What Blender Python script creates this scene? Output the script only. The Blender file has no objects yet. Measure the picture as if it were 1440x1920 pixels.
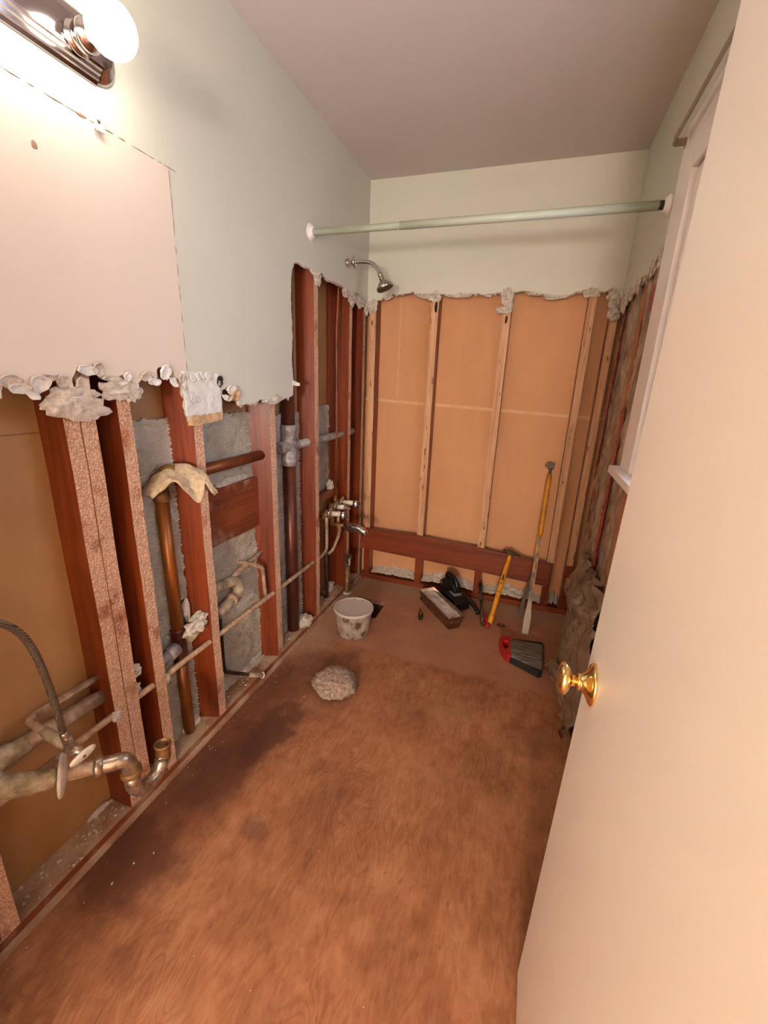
import bpy, bmesh, math, random
from mathutils import Vector, Matrix, noise
from mathutils.geometry import tessellate_polygon

# ------------------------------------------------------------------ camera, world, light, exposure
scene = bpy.context.scene
COL = scene.collection
W, D, H = 1.3756, 2.6698, 2.44            # room: right wall x, back wall y, ceiling z (left wall x = 0)
G = 0.016                                 # wallboard thickness
SD = 0.089                                # stud depth

cam_d = bpy.data.cameras.new('camera')
cam_d.sensor_fit = 'HORIZONTAL'; cam_d.sensor_width = 36.0
cam_d.lens = 36.0 * 800.06 / 1440.0
cam_d.clip_start = 0.01
cam = bpy.data.objects.new('camera', cam_d); COL.objects.link(cam)
_r = Vector((0.94503397, 0.3247362, 0.03817323)); _u = Vector((-0.1289106, 0.26274587, 0.95621476)); _f = Vector((-0.30048769, 0.90857636, -0.29016572))
cam.matrix_world = Matrix(((_r.x, _u.x, -_f.x, 1.0258), (_r.y, _u.y, -_f.y, 0.0386), (_r.z, _u.z, -_f.z, 1.3615), (0, 0, 0, 1)))
scene.camera = cam

world = bpy.data.worlds.new('sky'); scene.world = world; world.use_nodes = True
bg = world.node_tree.nodes['Background']
bg.inputs['Color'].default_value = (0.62, 0.74, 1.0, 1); bg.inputs['Strength'].default_value = 2.0

scene.view_settings.view_transform = 'Standard'
scene.view_settings.look = 'None'
scene.view_settings.exposure = 1.78
scene.view_settings.gamma = 1.0
scene.view_settings.use_curve_mapping = False
BULB_STRENGTH = 7.5
BULB_COLOR = (1.0, 0.91, 0.81)
HALL_FILL_STRENGTH = 70.0  # fill from the added globe in the hall, out of view
HALL_FILL_COLOR = (1.0, 0.915, 0.83)

# daylight portal in the window opening of the right wall
WY0, WY1, WZ0, WZ1 = 0.94, 1.652, 1.095, 1.965
pl = bpy.data.lights.new('window_daylight', 'AREA'); pl.shape = 'RECTANGLE'; pl.size = WY1 - WY0; pl.size_y = WZ1 - WZ0
pl.cycles.is_portal = True
plo = bpy.data.objects.new('window_daylight', pl); COL.objects.link(plo)
plo.matrix_world = Matrix(((0, 0, 1, W + 0.16), (1, 0, 0, (WY0 + WY1) / 2), (0, 1, 0, (WZ0 + WZ1) / 2), (0, 0, 0, 1)))

# ------------------------------------------------------------------ materials
def lin(c):
    return tuple(((v / 255) / 12.92 if v / 255 <= 0.04045 else ((v / 255 + 0.055) / 1.055) ** 2.4) for v in c) + (1.0,)

class NT:
    def __init__(s, name):
        s.m = bpy.data.materials.new(name); s.m.use_nodes = True
        s.t = s.m.node_tree; s.n = s.t.nodes; s.b = s.n['Principled BSDF']
        s.pos = None
    def new(s, typ, **kw):
        n = s.n.new(typ)
        for k, v in kw.items(): setattr(n, k, v)
        return n
    def link(s, a, b): s.t.links.new(a, b)
    def P(s):
        if s.pos is None: s.pos = s.new('ShaderNodeNewGeometry').outputs['Position']
        return s.pos
    def mapped(s, scale=(1, 1, 1), rot=(0, 0, 0), loc=(0, 0, 0), src=None):
        m = s.new('ShaderNodeMapping'); m.inputs['Scale'].default_value = scale; m.inputs['Rotation'].default_value = rot; m.inputs['Location'].default_value = loc
        s.link(src or s.P(), m.inputs['Vector']); return m.outputs['Vector']
    def noise(s, vec, scale, detail=4, rough=0.55, dist=0.0):
        n = s.new('ShaderNodeTexNoise'); n.inputs['Scale'].default_value = scale; n.inputs['Detail'].default_value = detail
        n.inputs['Roughness'].default_value = rough; n.inputs['Distortion'].default_value = dist
        s.link(vec, n.inputs['Vector']); return n.outputs['Fac']
    def voronoi(s, vec, scale, feature='F1', rnd=1.0):
        n = s.new('ShaderNodeTexVoronoi', feature=feature); n.inputs['Scale'].default_value = scale; n.inputs['Randomness'].default_value = rnd
        s.link(vec, n.inputs['Vector']); return n.outputs['Distance']
    def wave(s, vec, scale, dist=0, dscale=1.0, detail=2, direction='X', typ='BANDS'):
        n = s.new('ShaderNodeTexWave', wave_type=typ, bands_direction=direction); n.inputs['Scale'].default_value = scale
        n.inputs['Distortion'].default_value = dist; n.inputs['Detail'].default_value = detail; n.inputs['Detail Scale'].default_value = dscale
        s.link(vec, n.inputs['Vector']); return n.outputs['Fac']
    def ramp(s, fac, stops):
        r = s.new('ShaderNodeValToRGB'); e = r.color_ramp.elements
        while len(e) < len(stops): e.new(0.5)
        for k, (p, c) in enumerate(stops):
            e[k].position = p; e[k].color = c if len(c) == 4 else lin(c)
        s.link(fac, r.inputs['Fac']); return r.outputs['Color']
    def bw(s, fac, a, b):
        m = s.new('ShaderNodeMapRange'); m.inputs['From Min'].default_value = a; m.inputs['From Max'].default_value = b
        m.interpolation_type = 'SMOOTHSTEP'
        s.link(fac, m.inputs['Value']); return m.outputs['Result']
    def mix(s, fac, a, b, blend='MIX'):
        m = s.new('ShaderNodeMix', data_type='RGBA', blend_type=blend)
        if isinstance(fac, (int, float)): m.inputs[0].default_value = fac
        else: s.link(fac, m.inputs[0])
        for i, v in ((6, a), (7, b)):
            if isinstance(v, tuple): m.inputs[i].default_value = v if len(v) == 4 else lin(v)
            else: s.link(v, m.inputs[i])
        return m.outputs[2]
    def math(s, op, a, b=None, clamp=False):
        m = s.new('ShaderNodeMath', operation=op); m.use_clamp = clamp
        for i, v in ((0, a), (1, b)):
            if v is None: continue
            if isinstance(v, (int, float)): m.inputs[i].default_value = v
            else: s.link(v, m.inputs[i])
        return m.outputs[0]
    def xyz(s):
        n = s.new('ShaderNodeSeparateXYZ'); s.link(s.P(), n.inputs[0]); return n.outputs
    def color(s, v):
        if isinstance(v, tuple): s.b.inputs['Base Color'].default_value = v if len(v) == 4 else lin(v)
        else: s.link(v, s.b.inputs['Base Color'])
        return s
    def rough(s, v):
        if isinstance(v, (int, float)): s.b.inputs['Roughness'].default_value = v
        else: s.link(v, s.b.inputs['Roughness'])
        return s
    def metal(s, v):
        if isinstance(v, (int, float)): s.b.inputs['Metallic'].default_value = v
        else: s.link(v, s.b.inputs['Metallic'])
        return s
    def bump(s, h, strength=0.3, dist=0.01):
        b = s.new('ShaderNodeBump'); b.inputs['Strength'].default_value = strength; b.inputs['Distance'].default_value = dist
        s.link(h, b.inputs['Height']); s.link(b.outputs['Normal'], s.b.inputs['Normal']); return s
    def spec(s, v): s.b.inputs['Specular IOR Level'].default_value = v; return s

MAT = {}
def mk(name):
    t = NT(name); MAT[name] = t.m; return t

def simple(name, c, rough=0.5, metal=0.0, vary=0.0, scale=30, bump=0.0, c2=None, bdist=0.003, spec=0.5):
    t = mk(name)
    if vary or c2 or bump:
        n = t.noise(t.P(), scale, 5)
        if c2: t.color(t.ramp(n, [(0.38, lin(c)), (0.62, lin(c2))]))
        else: t.color(c)
        if bump: t.bump(n, bump, bdist)
    else: t.color(c)
    t.rough(rough).metal(metal).spec(spec); return t

# painted left wall: sage paint, and the paler unpainted rectangle where a mirror was glued
t = mk('paint_left')
X, Y, Z = t.xyz()
wob = t.math('MULTIPLY', t.math('SUBTRACT', t.noise(t.P(), 60, 3), 0.5), 0.008)
my = t.math('LESS_THAN', t.math('ADD', Y, wob), 1.150)
mz = t.math('LESS_THAN', t.math('ADD', Z, wob), 1.899)
inside = t.math('MULTIPLY', my, mz)
n1 = t.noise(t.P(), 2.2, 3)
sage = t.mix(n1, (200, 197, 180), (207, 204, 188)); old = t.mix(n1, (214, 196, 180), (220, 203, 188))
t.color(t.mix(inside, sage, old)).rough(0.55).bump(t.noise(t.P(), 260, 3), 0.06, 0.002)
t = mk('paint_wall'); t.color(t.mix(t.noise(t.P(), 2.0, 3), (200, 197, 180), (207, 204, 188))).rough(0.55).bump(t.noise(t.P(), 260, 3), 0.06, 0.002)
t = mk('paint_ceiling'); t.color(t.mix(t.noise(t.P(), 1.6, 3), (198, 187, 178), (203, 192, 183))).rough(0.75).bump(t.noise(t.P(), 200, 3), 0.08, 0.002)
t = mk('paint_door'); t.color(t.mix(t.noise(t.P(), 3, 3), (240, 230, 221), (243, 234, 226))).rough(0.33).bump(t.noise(t.mapped((40, 40, 6)), 4, 4), 0.05, 0.002)
simple('paint_trim', (240, 229, 222), 0.35)
simple('paint_hall', (214, 206, 192), 0.7)
# torn gypsum and plaster
t = mk('gypsum'); n = t.noise(t.P(), 55, 6, 0.65); t.color(t.ramp(n, [(0.3, (170, 152, 134)), (0.55, (208, 194, 178)), (0.75, (230, 220, 208))])).rough(0.95).bump(n, 0.7, 0.006)
t = mk('paper_flap'); n = t.noise(t.P(), 40, 4); t.color(t.ramp(n, [(0.3, (206, 198, 188)), (0.7, (232, 227, 219))])).rough(0.85).bump(n, 0.3, 0.003)
t = mk('rubble'); n = t.noise(t.P(), 70, 6, 0.7); t.color(t.ramp(n, [(0.3, (176, 158, 138)), (0.7, (226, 214, 198))])).rough(0.95).bump(n, 0.6, 0.004)
t = mk('scratch_coat')
n = t.noise(t.mapped((60, 60, 60)), 1.0, 5, 0.6); w = t.wave(t.mapped((1, 1, 1)), 30, 14, 1.6, 4, 'Z')
cc = t.ramp(t.noise(t.P(), 5, 5), [(0.3, (152, 134, 112)), (0.55, (186, 172, 152)), (0.75, (206, 194, 178))])
t.color(cc).rough(0.92).bump(t.math('ADD', t.math('MULTIPLY', w, 0.3), t.math('MULTIPLY', n, 0.9)), 0.8, 0.006)
# kraft-faced backs of the neighbouring rooms' wallboard
t = mk('kraft_back')
n = t.noise(t.mapped((4, 4, 1.2)), 1.2, 4); X, Y, Z = t.xyz()
seam = t.math('SUBTRACT', 1.0, t.bw(t.math('ABSOLUTE', t.math('SUBTRACT', t.math('ADD', Z, t.math('MULTIPLY', X, 0.03)), 1.252)), 0.004, 0.013))
vs = t.math('SUBTRACT', 1.0, t.bw(t.math('ABSOLUTE', t.math('SUBTRACT', X, 0.178)), 0.001, 0.006))
vs = t.math('MULTIPLY', vs, t.math('GREATER_THAN', Z, 1.28))
base = t.ramp(n, [(0.3, (204, 144, 98)), (0.7, (216, 157, 110))])
c = t.mix(t.math('MULTIPLY', t.math('MAXIMUM', seam, t.math('MULTIPLY', vs, 0.6)), t.noise(t.P(), 16, 3)), base, (232, 190, 150))
t.color(c).rough(0.8)
t = mk('kraft_left'); n = t.noise(t.mapped((3, 3, 1.4)), 1.3, 5); X, Y, Z = t.xyz()
sm = t.math('SUBTRACT', 1.0, t.bw(t.math('ABSOLUTE', t.math('SUBTRACT', Z, 1.213)), 0.001, 0.003))
t.color(t.mix(t.math('MULTIPLY', sm, 0.6), t.ramp(n, [(0.3, (152, 106, 62)), (0.7, (180, 134, 88))]), (96, 56, 30))).rough(0.6)

def wood(name, grain, dark, light, rough=0.45, dusty=0.0, dustc=(176, 140, 112), bumps=0.25, dust_scale=6.0):
    t = mk(name)
    sc = {'z': (38, 38, 2.2), 'y': (38, 2.2, 38), 'x': (2.2, 38, 38)}[grain]
    g = t.noise(t.mapped(sc), 1.0, 6, 0.6, 1.2); big = t.noise(t.mapped(tuple(v * 0.22 for v in sc)), 1.0, 3)
    fac = t.math('ADD', t.math('MULTIPLY', g, 0.6), t.math('MULTIPLY', big, 0.4))
    c = t.ramp(fac, [(0.30, lin(dark)), (0.68, lin(light))])
    if dusty:
        d = t.bw(t.noise(t.P(), dust_scale, 6, 0.6), 0.62 - dusty * 0.35, 0.75 - dusty * 0.15)
        c = t.mix(d, c, dustc)
    t.color(c).rough(rough).bump(g, bumps, 0.003); return t
wood('redwood_v', 'z', (70, 22, 6), (146, 62, 24), 0.36)
wood('redwood_y', 'y', (88, 36, 16), (150, 74, 38), 0.5, 0.35)
wood('redwood_x', 'x', (80, 28, 10), (146, 64, 28), 0.40)
wood('plate_top', 'y', (120, 76, 50), (170, 122, 88), 0.8, 0.75, (182, 152, 122))
wood('fir_face', 'z', (178, 120, 78), (216, 166, 122), 0.7, 0.15, (168, 110, 70), 0.3, 14)
wood('fir_orange', 'z', (168, 92, 44), (206, 132, 78), 0.6)
# stud edges: redwood under a honeycomb of old lath plaster
t = mk('stud_residue')
hv = t.voronoi(t.mapped((1, 1, 1.1), rot=(0.3, 0.5, 0.2)), 135, 'F1', 0.75)
cells = t.bw(hv, 0.25, 0.62)
patch = t.bw(t.noise(t.P(), 9, 5, 0.6), 0.28, 0.46)
fine = t.noise(t.P(), 220, 3)
wd = t.ramp(t.noise(t.mapped((38, 38, 2.2)), 1.0, 6), [(0.3, (128, 58, 30)), (0.7, (172, 92, 52))])
res = t.mix(t.math('MULTIPLY', cells, 0.55), (230, 188, 156), (176, 116, 80))
t.color(t.mix(patch, t.mix(t.math('MULTIPLY', t.math('SUBTRACT', 1.0, cells), 0.45), wd, (206, 150, 116)), res))
t.rough(t.math('ADD', 0.42, t.math('MULTIPLY', patch, 0.35))).bump(t.math('SUBTRACT', 1.0, hv), 0.8, 0.006)
t = mk('back_stud_face')
k = t.bw(t.noise(t.mapped((60, 60, 14)), 1.0, 3, 0.5), 0.62, 0.72); g = t.noise(t.mapped((46, 46, 2.6)), 1.0, 5, 0.6, 0.8)
t.color(t.mix(k, t.ramp(g, [(0.3, (184, 128, 90)), (0.7, (224, 176, 136))]), (112, 56, 30))).rough(0.75).bump(g, 0.3, 0.002)
# plywood subfloor
t = mk('plywood')
X, Y, Z = t.xyz()
warp = t.noise(t.mapped((1.1, 0.5, 1)), 3.0, 3, 0.5)
cv = t.math('MULTIPLY', warp, 1.0)
fig = t.math('SINE', t.math('MULTIPLY', t.math('ADD', t.math('MULTIPLY', X, 2.2), t.math('MULTIPLY', warp, 2.6)), 95))
figm = t.math('MULTIPLY', t.bw(fig, 0.2, 1.0), t.bw(t.noise(t.mapped((1, 1, 1), loc=(3, 1, 0)), 2.6, 3), 0.46, 0.62))
grain = t.noise(t.mapped((34, 8, 1)), 1.0, 6, 0.6, 2.2)
blot = t.math('ADD', t.math('MULTIPLY', t.noise(t.mapped((1, 0.8, 1)), 4.5, 6, 0.62), 0.65), t.math('MULTIPLY', t.noise(t.mapped((1, 0.7, 1), loc=(5, 5, 0)), 22, 5, 0.6), 0.35))
c = t.ramp(t.math('ADD', t.math('MULTIPLY', grain, 0.28), t.math('MULTIPLY', blot, 0.72)), [(0.36, (122, 72, 44)), (0.50, (160, 102, 66)), (0.64, (186, 130, 92))])
c = t.mix(t.math('MULTIPLY', figm, 0.34), c, (112, 66, 42))
flk = t.bw(t.noise(t.mapped((60, 30, 1)), 1.0, 3, 0.5), 0.66, 0.74)
c = t.mix(t.math('MULTIPLY', flk, 0.5), c, (112, 62, 34))
# old water stain along the left wall
wl = t.math('ADD', X, t.math('MULTIPLY', t.math('SUBTRACT', t.noise(t.mapped((1, 1, 1), loc=(7, 2, 0)), 3.2, 5, 0.6), 0.5), 0.55))
st = t.math('SUBTRACT', 1.0, t.bw(wl, 0.03, 0.36))
yr = t.math('MULTIPLY', t.bw(Y, 0.35, 0.75), t.math('SUBTRACT', 1.0, t.bw(Y, 1.45, 1.85)))
st = t.math('MULTIPLY', st, yr)
c = t.mix(t.math('MULTIPLY', st, 0.72), c, (84, 38, 18))
def blob(cx, cy, rx, ry, amp, seed):
    nx = t.math('DIVIDE', t.math('SUBTRACT', X, cx), rx); ny = t.math('DIVIDE', t.math('SUBTRACT', Y, cy), ry)
    r = t.math('SQRT', t.math('ADD', t.math('MULTIPLY', nx, nx), t.math('MULTIPLY', ny, ny)))
    r = t.math('ADD', r, t.math('MULTIPLY', t.math('SUBTRACT', t.noise(t.mapped((1, 1, 1), loc=(seed, 0, 0)), 9, 5, 0.65), 0.5), 2.0))
    return t.math('MULTIPLY', t.math('SUBTRACT', 1.0, t.bw(r, 0.45, 1.15)), amp)
for a in ((0.20, 1.22, 0.10, 0.20, 0.8, 1), (0.17, 1.66, 0.15, 0.13, 0.45, 2), (0.08, 0.66, 0.20, 0.16, 0.6, 3), (0.36, 0.86, 0.07, 0.05, 0.5, 4), (0.12, 1.0, 0.14, 0.25, 0.6, 5), (1.16, 1.55, 0.14, 0.10, 0.28, 6), (0.30, 1.52, 0.16, 0.16, 0.35, 8)):
    c = t.mix(blob(*a), c, (76, 36, 20))
# pale mud dust, and the cleaner strip where the tub stood
tub = t.bw(t.math('ADD', Y, t.math('MULTIPLY', t.noise(t.P(), 5, 4), 0.1)), 1.90, 1.96)
tubc = t.ramp(t.noise(t.mapped((3, 3, 1)), 1.6, 5), [(0.35, (160, 106, 78)), (0.7, (180, 126, 97))])
c = t.mix(t.math('MULTIPLY', tub, 0.8), c, tubc)
dust = t.math('MULTIPLY', t.bw(t.noise(t.mapped((1, 1, 1), loc=(0, 9, 0)), 3.0, 5, 0.6), 0.50, 0.72), 0.5)
near = t.math('SUBTRACT', 1.0, t.bw(X, 0.03, 0.22)); edge = t.math('MULTIPLY', near, t.bw(Y, 1.55, 1.9))
backd = t.bw(Y, 2.42, 2.62)
c = t.mix(t.math('MULTIPLY', t.math('MAXIMUM', edge, backd), 0.62), c, (172, 140, 112))
c = t.mix(t.math('MULTIPLY', dust, 0.5), c, (184, 136, 100))
nail = t.voronoi(t.P(), 5.5); c = t.mix(t.math('SUBTRACT', 1.0, t.bw(nail, 0.018, 0.026)), c, (60, 30, 16))
t.color(c).rough(t.math('ADD', 0.55, t.math('MULTIPLY', blot, 0.3))).bump(t.math('ADD', grain, t.math('MULTIPLY', figm, 0.2)), 0.25, 0.003)
simple('under_floor', (96, 50, 26), 0.9, c2=(60, 30, 16), vary=1, scale=8)
# metals and pipes
simple('chrome', (205, 198, 196), 0.13, 1.0)
simple('chrome_plate', (178, 168, 168), 0.10, 1.0)
t = mk('old_chrome'); n = t.noise(t.P(), 60, 5); t.color(t.ramp(n, [(0.35, (196, 182, 166)), (0.65, (150, 128, 106))])).metal(0.85).rough(t.math('ADD', 0.18, t.math('MULTIPLY', n, 0.25)))
simple('brass', (240, 208, 140), 0.13, 1.0)
t = mk('dull_brass'); n = t.noise(t.P(), 40, 5); t.color(t.ramp(n, [(0.35, (150, 108, 62)), (0.65, (104, 72, 42))])).metal(0.5).rough(0.55).bump(n, 0.3, 0.002)
t = mk('copper_dark'); n = t.noise(t.mapped((12, 12, 3)), 1.5, 5); t.color(t.ramp(n, [(0.3, (74, 34, 24)), (0.7, (118, 66, 50))])).metal(0.5).rough(0.38)
t = mk('copper_brown'); n = t.noise(t.mapped((14, 4, 3)), 2.0, 5); t.color(t.ramp(n, [(0.3, (98, 46, 20)), (0.7, (150, 84, 46))])).metal(0.45).rough(0.4)
t = mk('copper_amber'); n = t.noise(t.mapped((14, 14, 2)), 2.0, 5); t.color(t.ramp(n, [(0.3, (104, 48, 14)), (0.7, (166, 98, 40))])).metal(0.35).rough(0.35)
t = mk('fitting_grey'); n = t.noise(t.P(), 45, 6, 0.6); t.color(t.ramp(n, [(0.3, (112, 100, 96)), (0.55, (158, 148, 144)), (0.75, (190, 182, 178))])).metal(0.25).rough(0.5).bump(n, 0.3, 0.002)
t = mk('pipe_dusty'); n = t.noise(t.P(), 38, 6, 0.6); t.color(t.ramp(n, [(0.3, (134, 98, 72)), (0.55, (176, 144, 116)), (0.75, (204, 182, 158))])).metal(0.1).rough(0.6).bump(n, 0.3, 0.002)
t = mk('pipe_crusty'); n = t.noise(t.P(), 30, 6, 0.65); t.color(t.ramp(n, [(0.3, (112, 92, 70)), (0.5, (160, 140, 112)), (0.72, (198, 182, 158))])).rough(0.8).bump(n, 0.6, 0.004)
simple('iron_dark', (48, 34, 26), 0.6, 0.3, c2=(74, 54, 40), vary=1, scale=20)
t = mk('braid'); X, Y, Z = t.xyz()
w1 = t.wave(t.mapped((1, 1, 1)), 120, 0, direction='DIAGONAL'); w2 = t.wave(t.mapped((1, -1, 1)), 120, 0, direction='DIAGONAL')
t.color(t.mix(t.math('MULTIPLY', w1, w2), (70, 56, 44), (176, 156, 132))).metal(0.6).rough(0.4).bump(t.math('MULTIPLY', w1, w2), 0.5, 0.002)
t = mk('white_enamel'); n = t.noise(t.P(), 50, 4); t.color(t.ramp(n, [(0.3, (196, 180, 160)), (0.7, (228, 216, 200))])).rough(0.4)
t = mk('rod_paint'); n = t.noise(t.mapped((6, 60, 60)), 1.0, 4); t.color(t.ramp(n, [(0.3, (164, 172, 150)), (0.7, (186, 192, 172))])).rough(0.45)
simple('plastic_ivory', (226, 214, 192), 0.45)
simple('bronze_rod', (150, 130, 112), 0.45, 0.3)
t = mk('bulb_glow'); t.b.inputs['Emission Color'].default_value = BULB_COLOR + (1,); t.b.inputs['Emission Strength'].default_value = BULB_STRENGTH; t.color((250, 248, 240)).rough(0.2)
# tools and loose things
t = mk('rag_cloth'); n = t.noise(t.P(), 70, 5); t.color(t.ramp(n, [(0.3, (176, 148, 112)), (0.7, (212, 188, 154))])).rough(0.95).bump(n, 0.35, 0.003)
t = mk('bucket_plastic'); n = t.noise(t.mapped((14, 14, 9)), 1.6, 5, 0.6); t.color(t.ramp(n, [(0.38, (86, 62, 44)), (0.44, (150, 132, 116)), (0.7, (186, 172, 158))])).rough(0.55).bump(n, 0.2, 0.002)
simple('bucket_rim', (196, 182, 168), 0.45)
simple('bucket_mud', (150, 134, 128), 0.3, c2=(126, 106, 98), vary=1, scale=14, bump=0.2)
t = mk('mud_lump'); n = t.noise(t.P(), 60, 6, 0.7); t.color(t.ramp(n, [(0.3, (104, 74, 54)), (0.5, (168, 140, 120)), (0.72, (202, 182, 166))])).rough(0.85).bump(n, 0.9, 0.008)
simple('steel_pan', (168, 152, 140), 0.28, 1.0, c2=(142, 124, 112), vary=1, scale=18)
t = mk('pan_mud'); n = t.noise(t.mapped((12, 12, 12)), 1.4, 5, 0.6); t.color(t.ramp(n, [(0.33, (120, 112, 108)), (0.42, (204, 194, 184)), (0.7, (232, 225, 216))])).rough(0.4)
simple('black_plastic', (24, 21, 20), 0.32)
simple('grey_label', (128, 122, 116), 0.5)
simple('red_plastic', (170, 24, 26), 0.35)
simple('grip_dark', (52, 44, 40), 0.6)
simple('tool_steel', (104, 88, 74), 0.45, 0.7)
simple('hammer_yellow', (226, 150, 22), 0.45, c2=(196, 122, 18), vary=1, scale=30)
simple('hammer_head', (84, 60, 44), 0.5, 0.6)
simple('print_black', (34, 22, 12), 0.6)
simple('bar_yellow', (214, 140, 26), 0.45, c2=(170, 104, 24), vary=1, scale=26)
t = mk('bar_worn'); n = t.noise(t.mapped((50, 50, 9)), 1.0, 4); t.color(t.ramp(n, [(0.42, (70, 54, 40)), (0.55, (112, 92, 70)), (0.66, (170, 112, 34))])).metal(0.4).rough(0.5)
simple('bristle_black', (30, 25, 22), 0.7)
t = mk('bristle_grey'); n = t.noise(t.mapped((12, 180, 60), rot=(0, 0, 0.28)), 1.0, 3); t.color(t.ramp(n, [(0.35, (64, 58, 50)), (0.65, (132, 122, 106))])).rough(0.7).bump(n, 0.5, 0.003)
simple('leaf_brown', (92, 44, 26), 0.8)
# exposed insulation behind crinkled vapour plastic
t = mk('vapour_plastic'); n = t.noise(t.mapped((14, 14, 5)), 1.2, 5, 0.6); rd = t.bw(t.noise(t.mapped((9, 9, 2.4), loc=(4, 0, 2)), 1.1, 4), 0.58, 0.68)
cc = t.ramp(n, [(0.3, (118, 88, 68)), (0.5, (156, 132, 110)), (0.7, (182, 164, 144))])
t.color(t.mix(t.math('MULTIPLY', rd, 0.6), cc, (140, 56, 40))).rough(0.18).bump(t.noise(t.mapped((40, 40, 16)), 1.0, 4), 0.5, 0.006)
t = mk('clear_plastic'); n = t.noise(t.P(), 9, 4); t.color(t.ramp(n, [(0.3, (112, 84, 66)), (0.7, (164, 138, 114))])).rough(0.10).spec(0.9).bump(t.noise(t.mapped((30, 30, 16)), 1.0, 3), 0.5, 0.006)
t.b.inputs['Alpha'].default_value = 0.82
t = mk('red_flange'); n = t.noise(t.mapped((30, 30, 12)), 1.2, 4); t.color(t.ramp(n, [(0.35, (112, 16, 20)), (0.65, (186, 48, 48))])).rough(0.25).bump(n, 0.5, 0.004)
simple('exterior_board', (110, 84, 62), 0.9)
simple('lath_wood', (206, 172, 128), 0.85, c2=(176, 136, 94), vary=1, scale=50, bump=0.3)
t = mk('glass'); t.color((255, 255, 255)).rough(0.0); t.b.inputs['Transmission Weight'].default_value = 1.0; t.b.inputs['IOR'].default_value = 1.02
simple('dark_gap', (40, 24, 14), 0.9)
simple('paint_bead', (150, 118, 92), 0.8)

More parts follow.
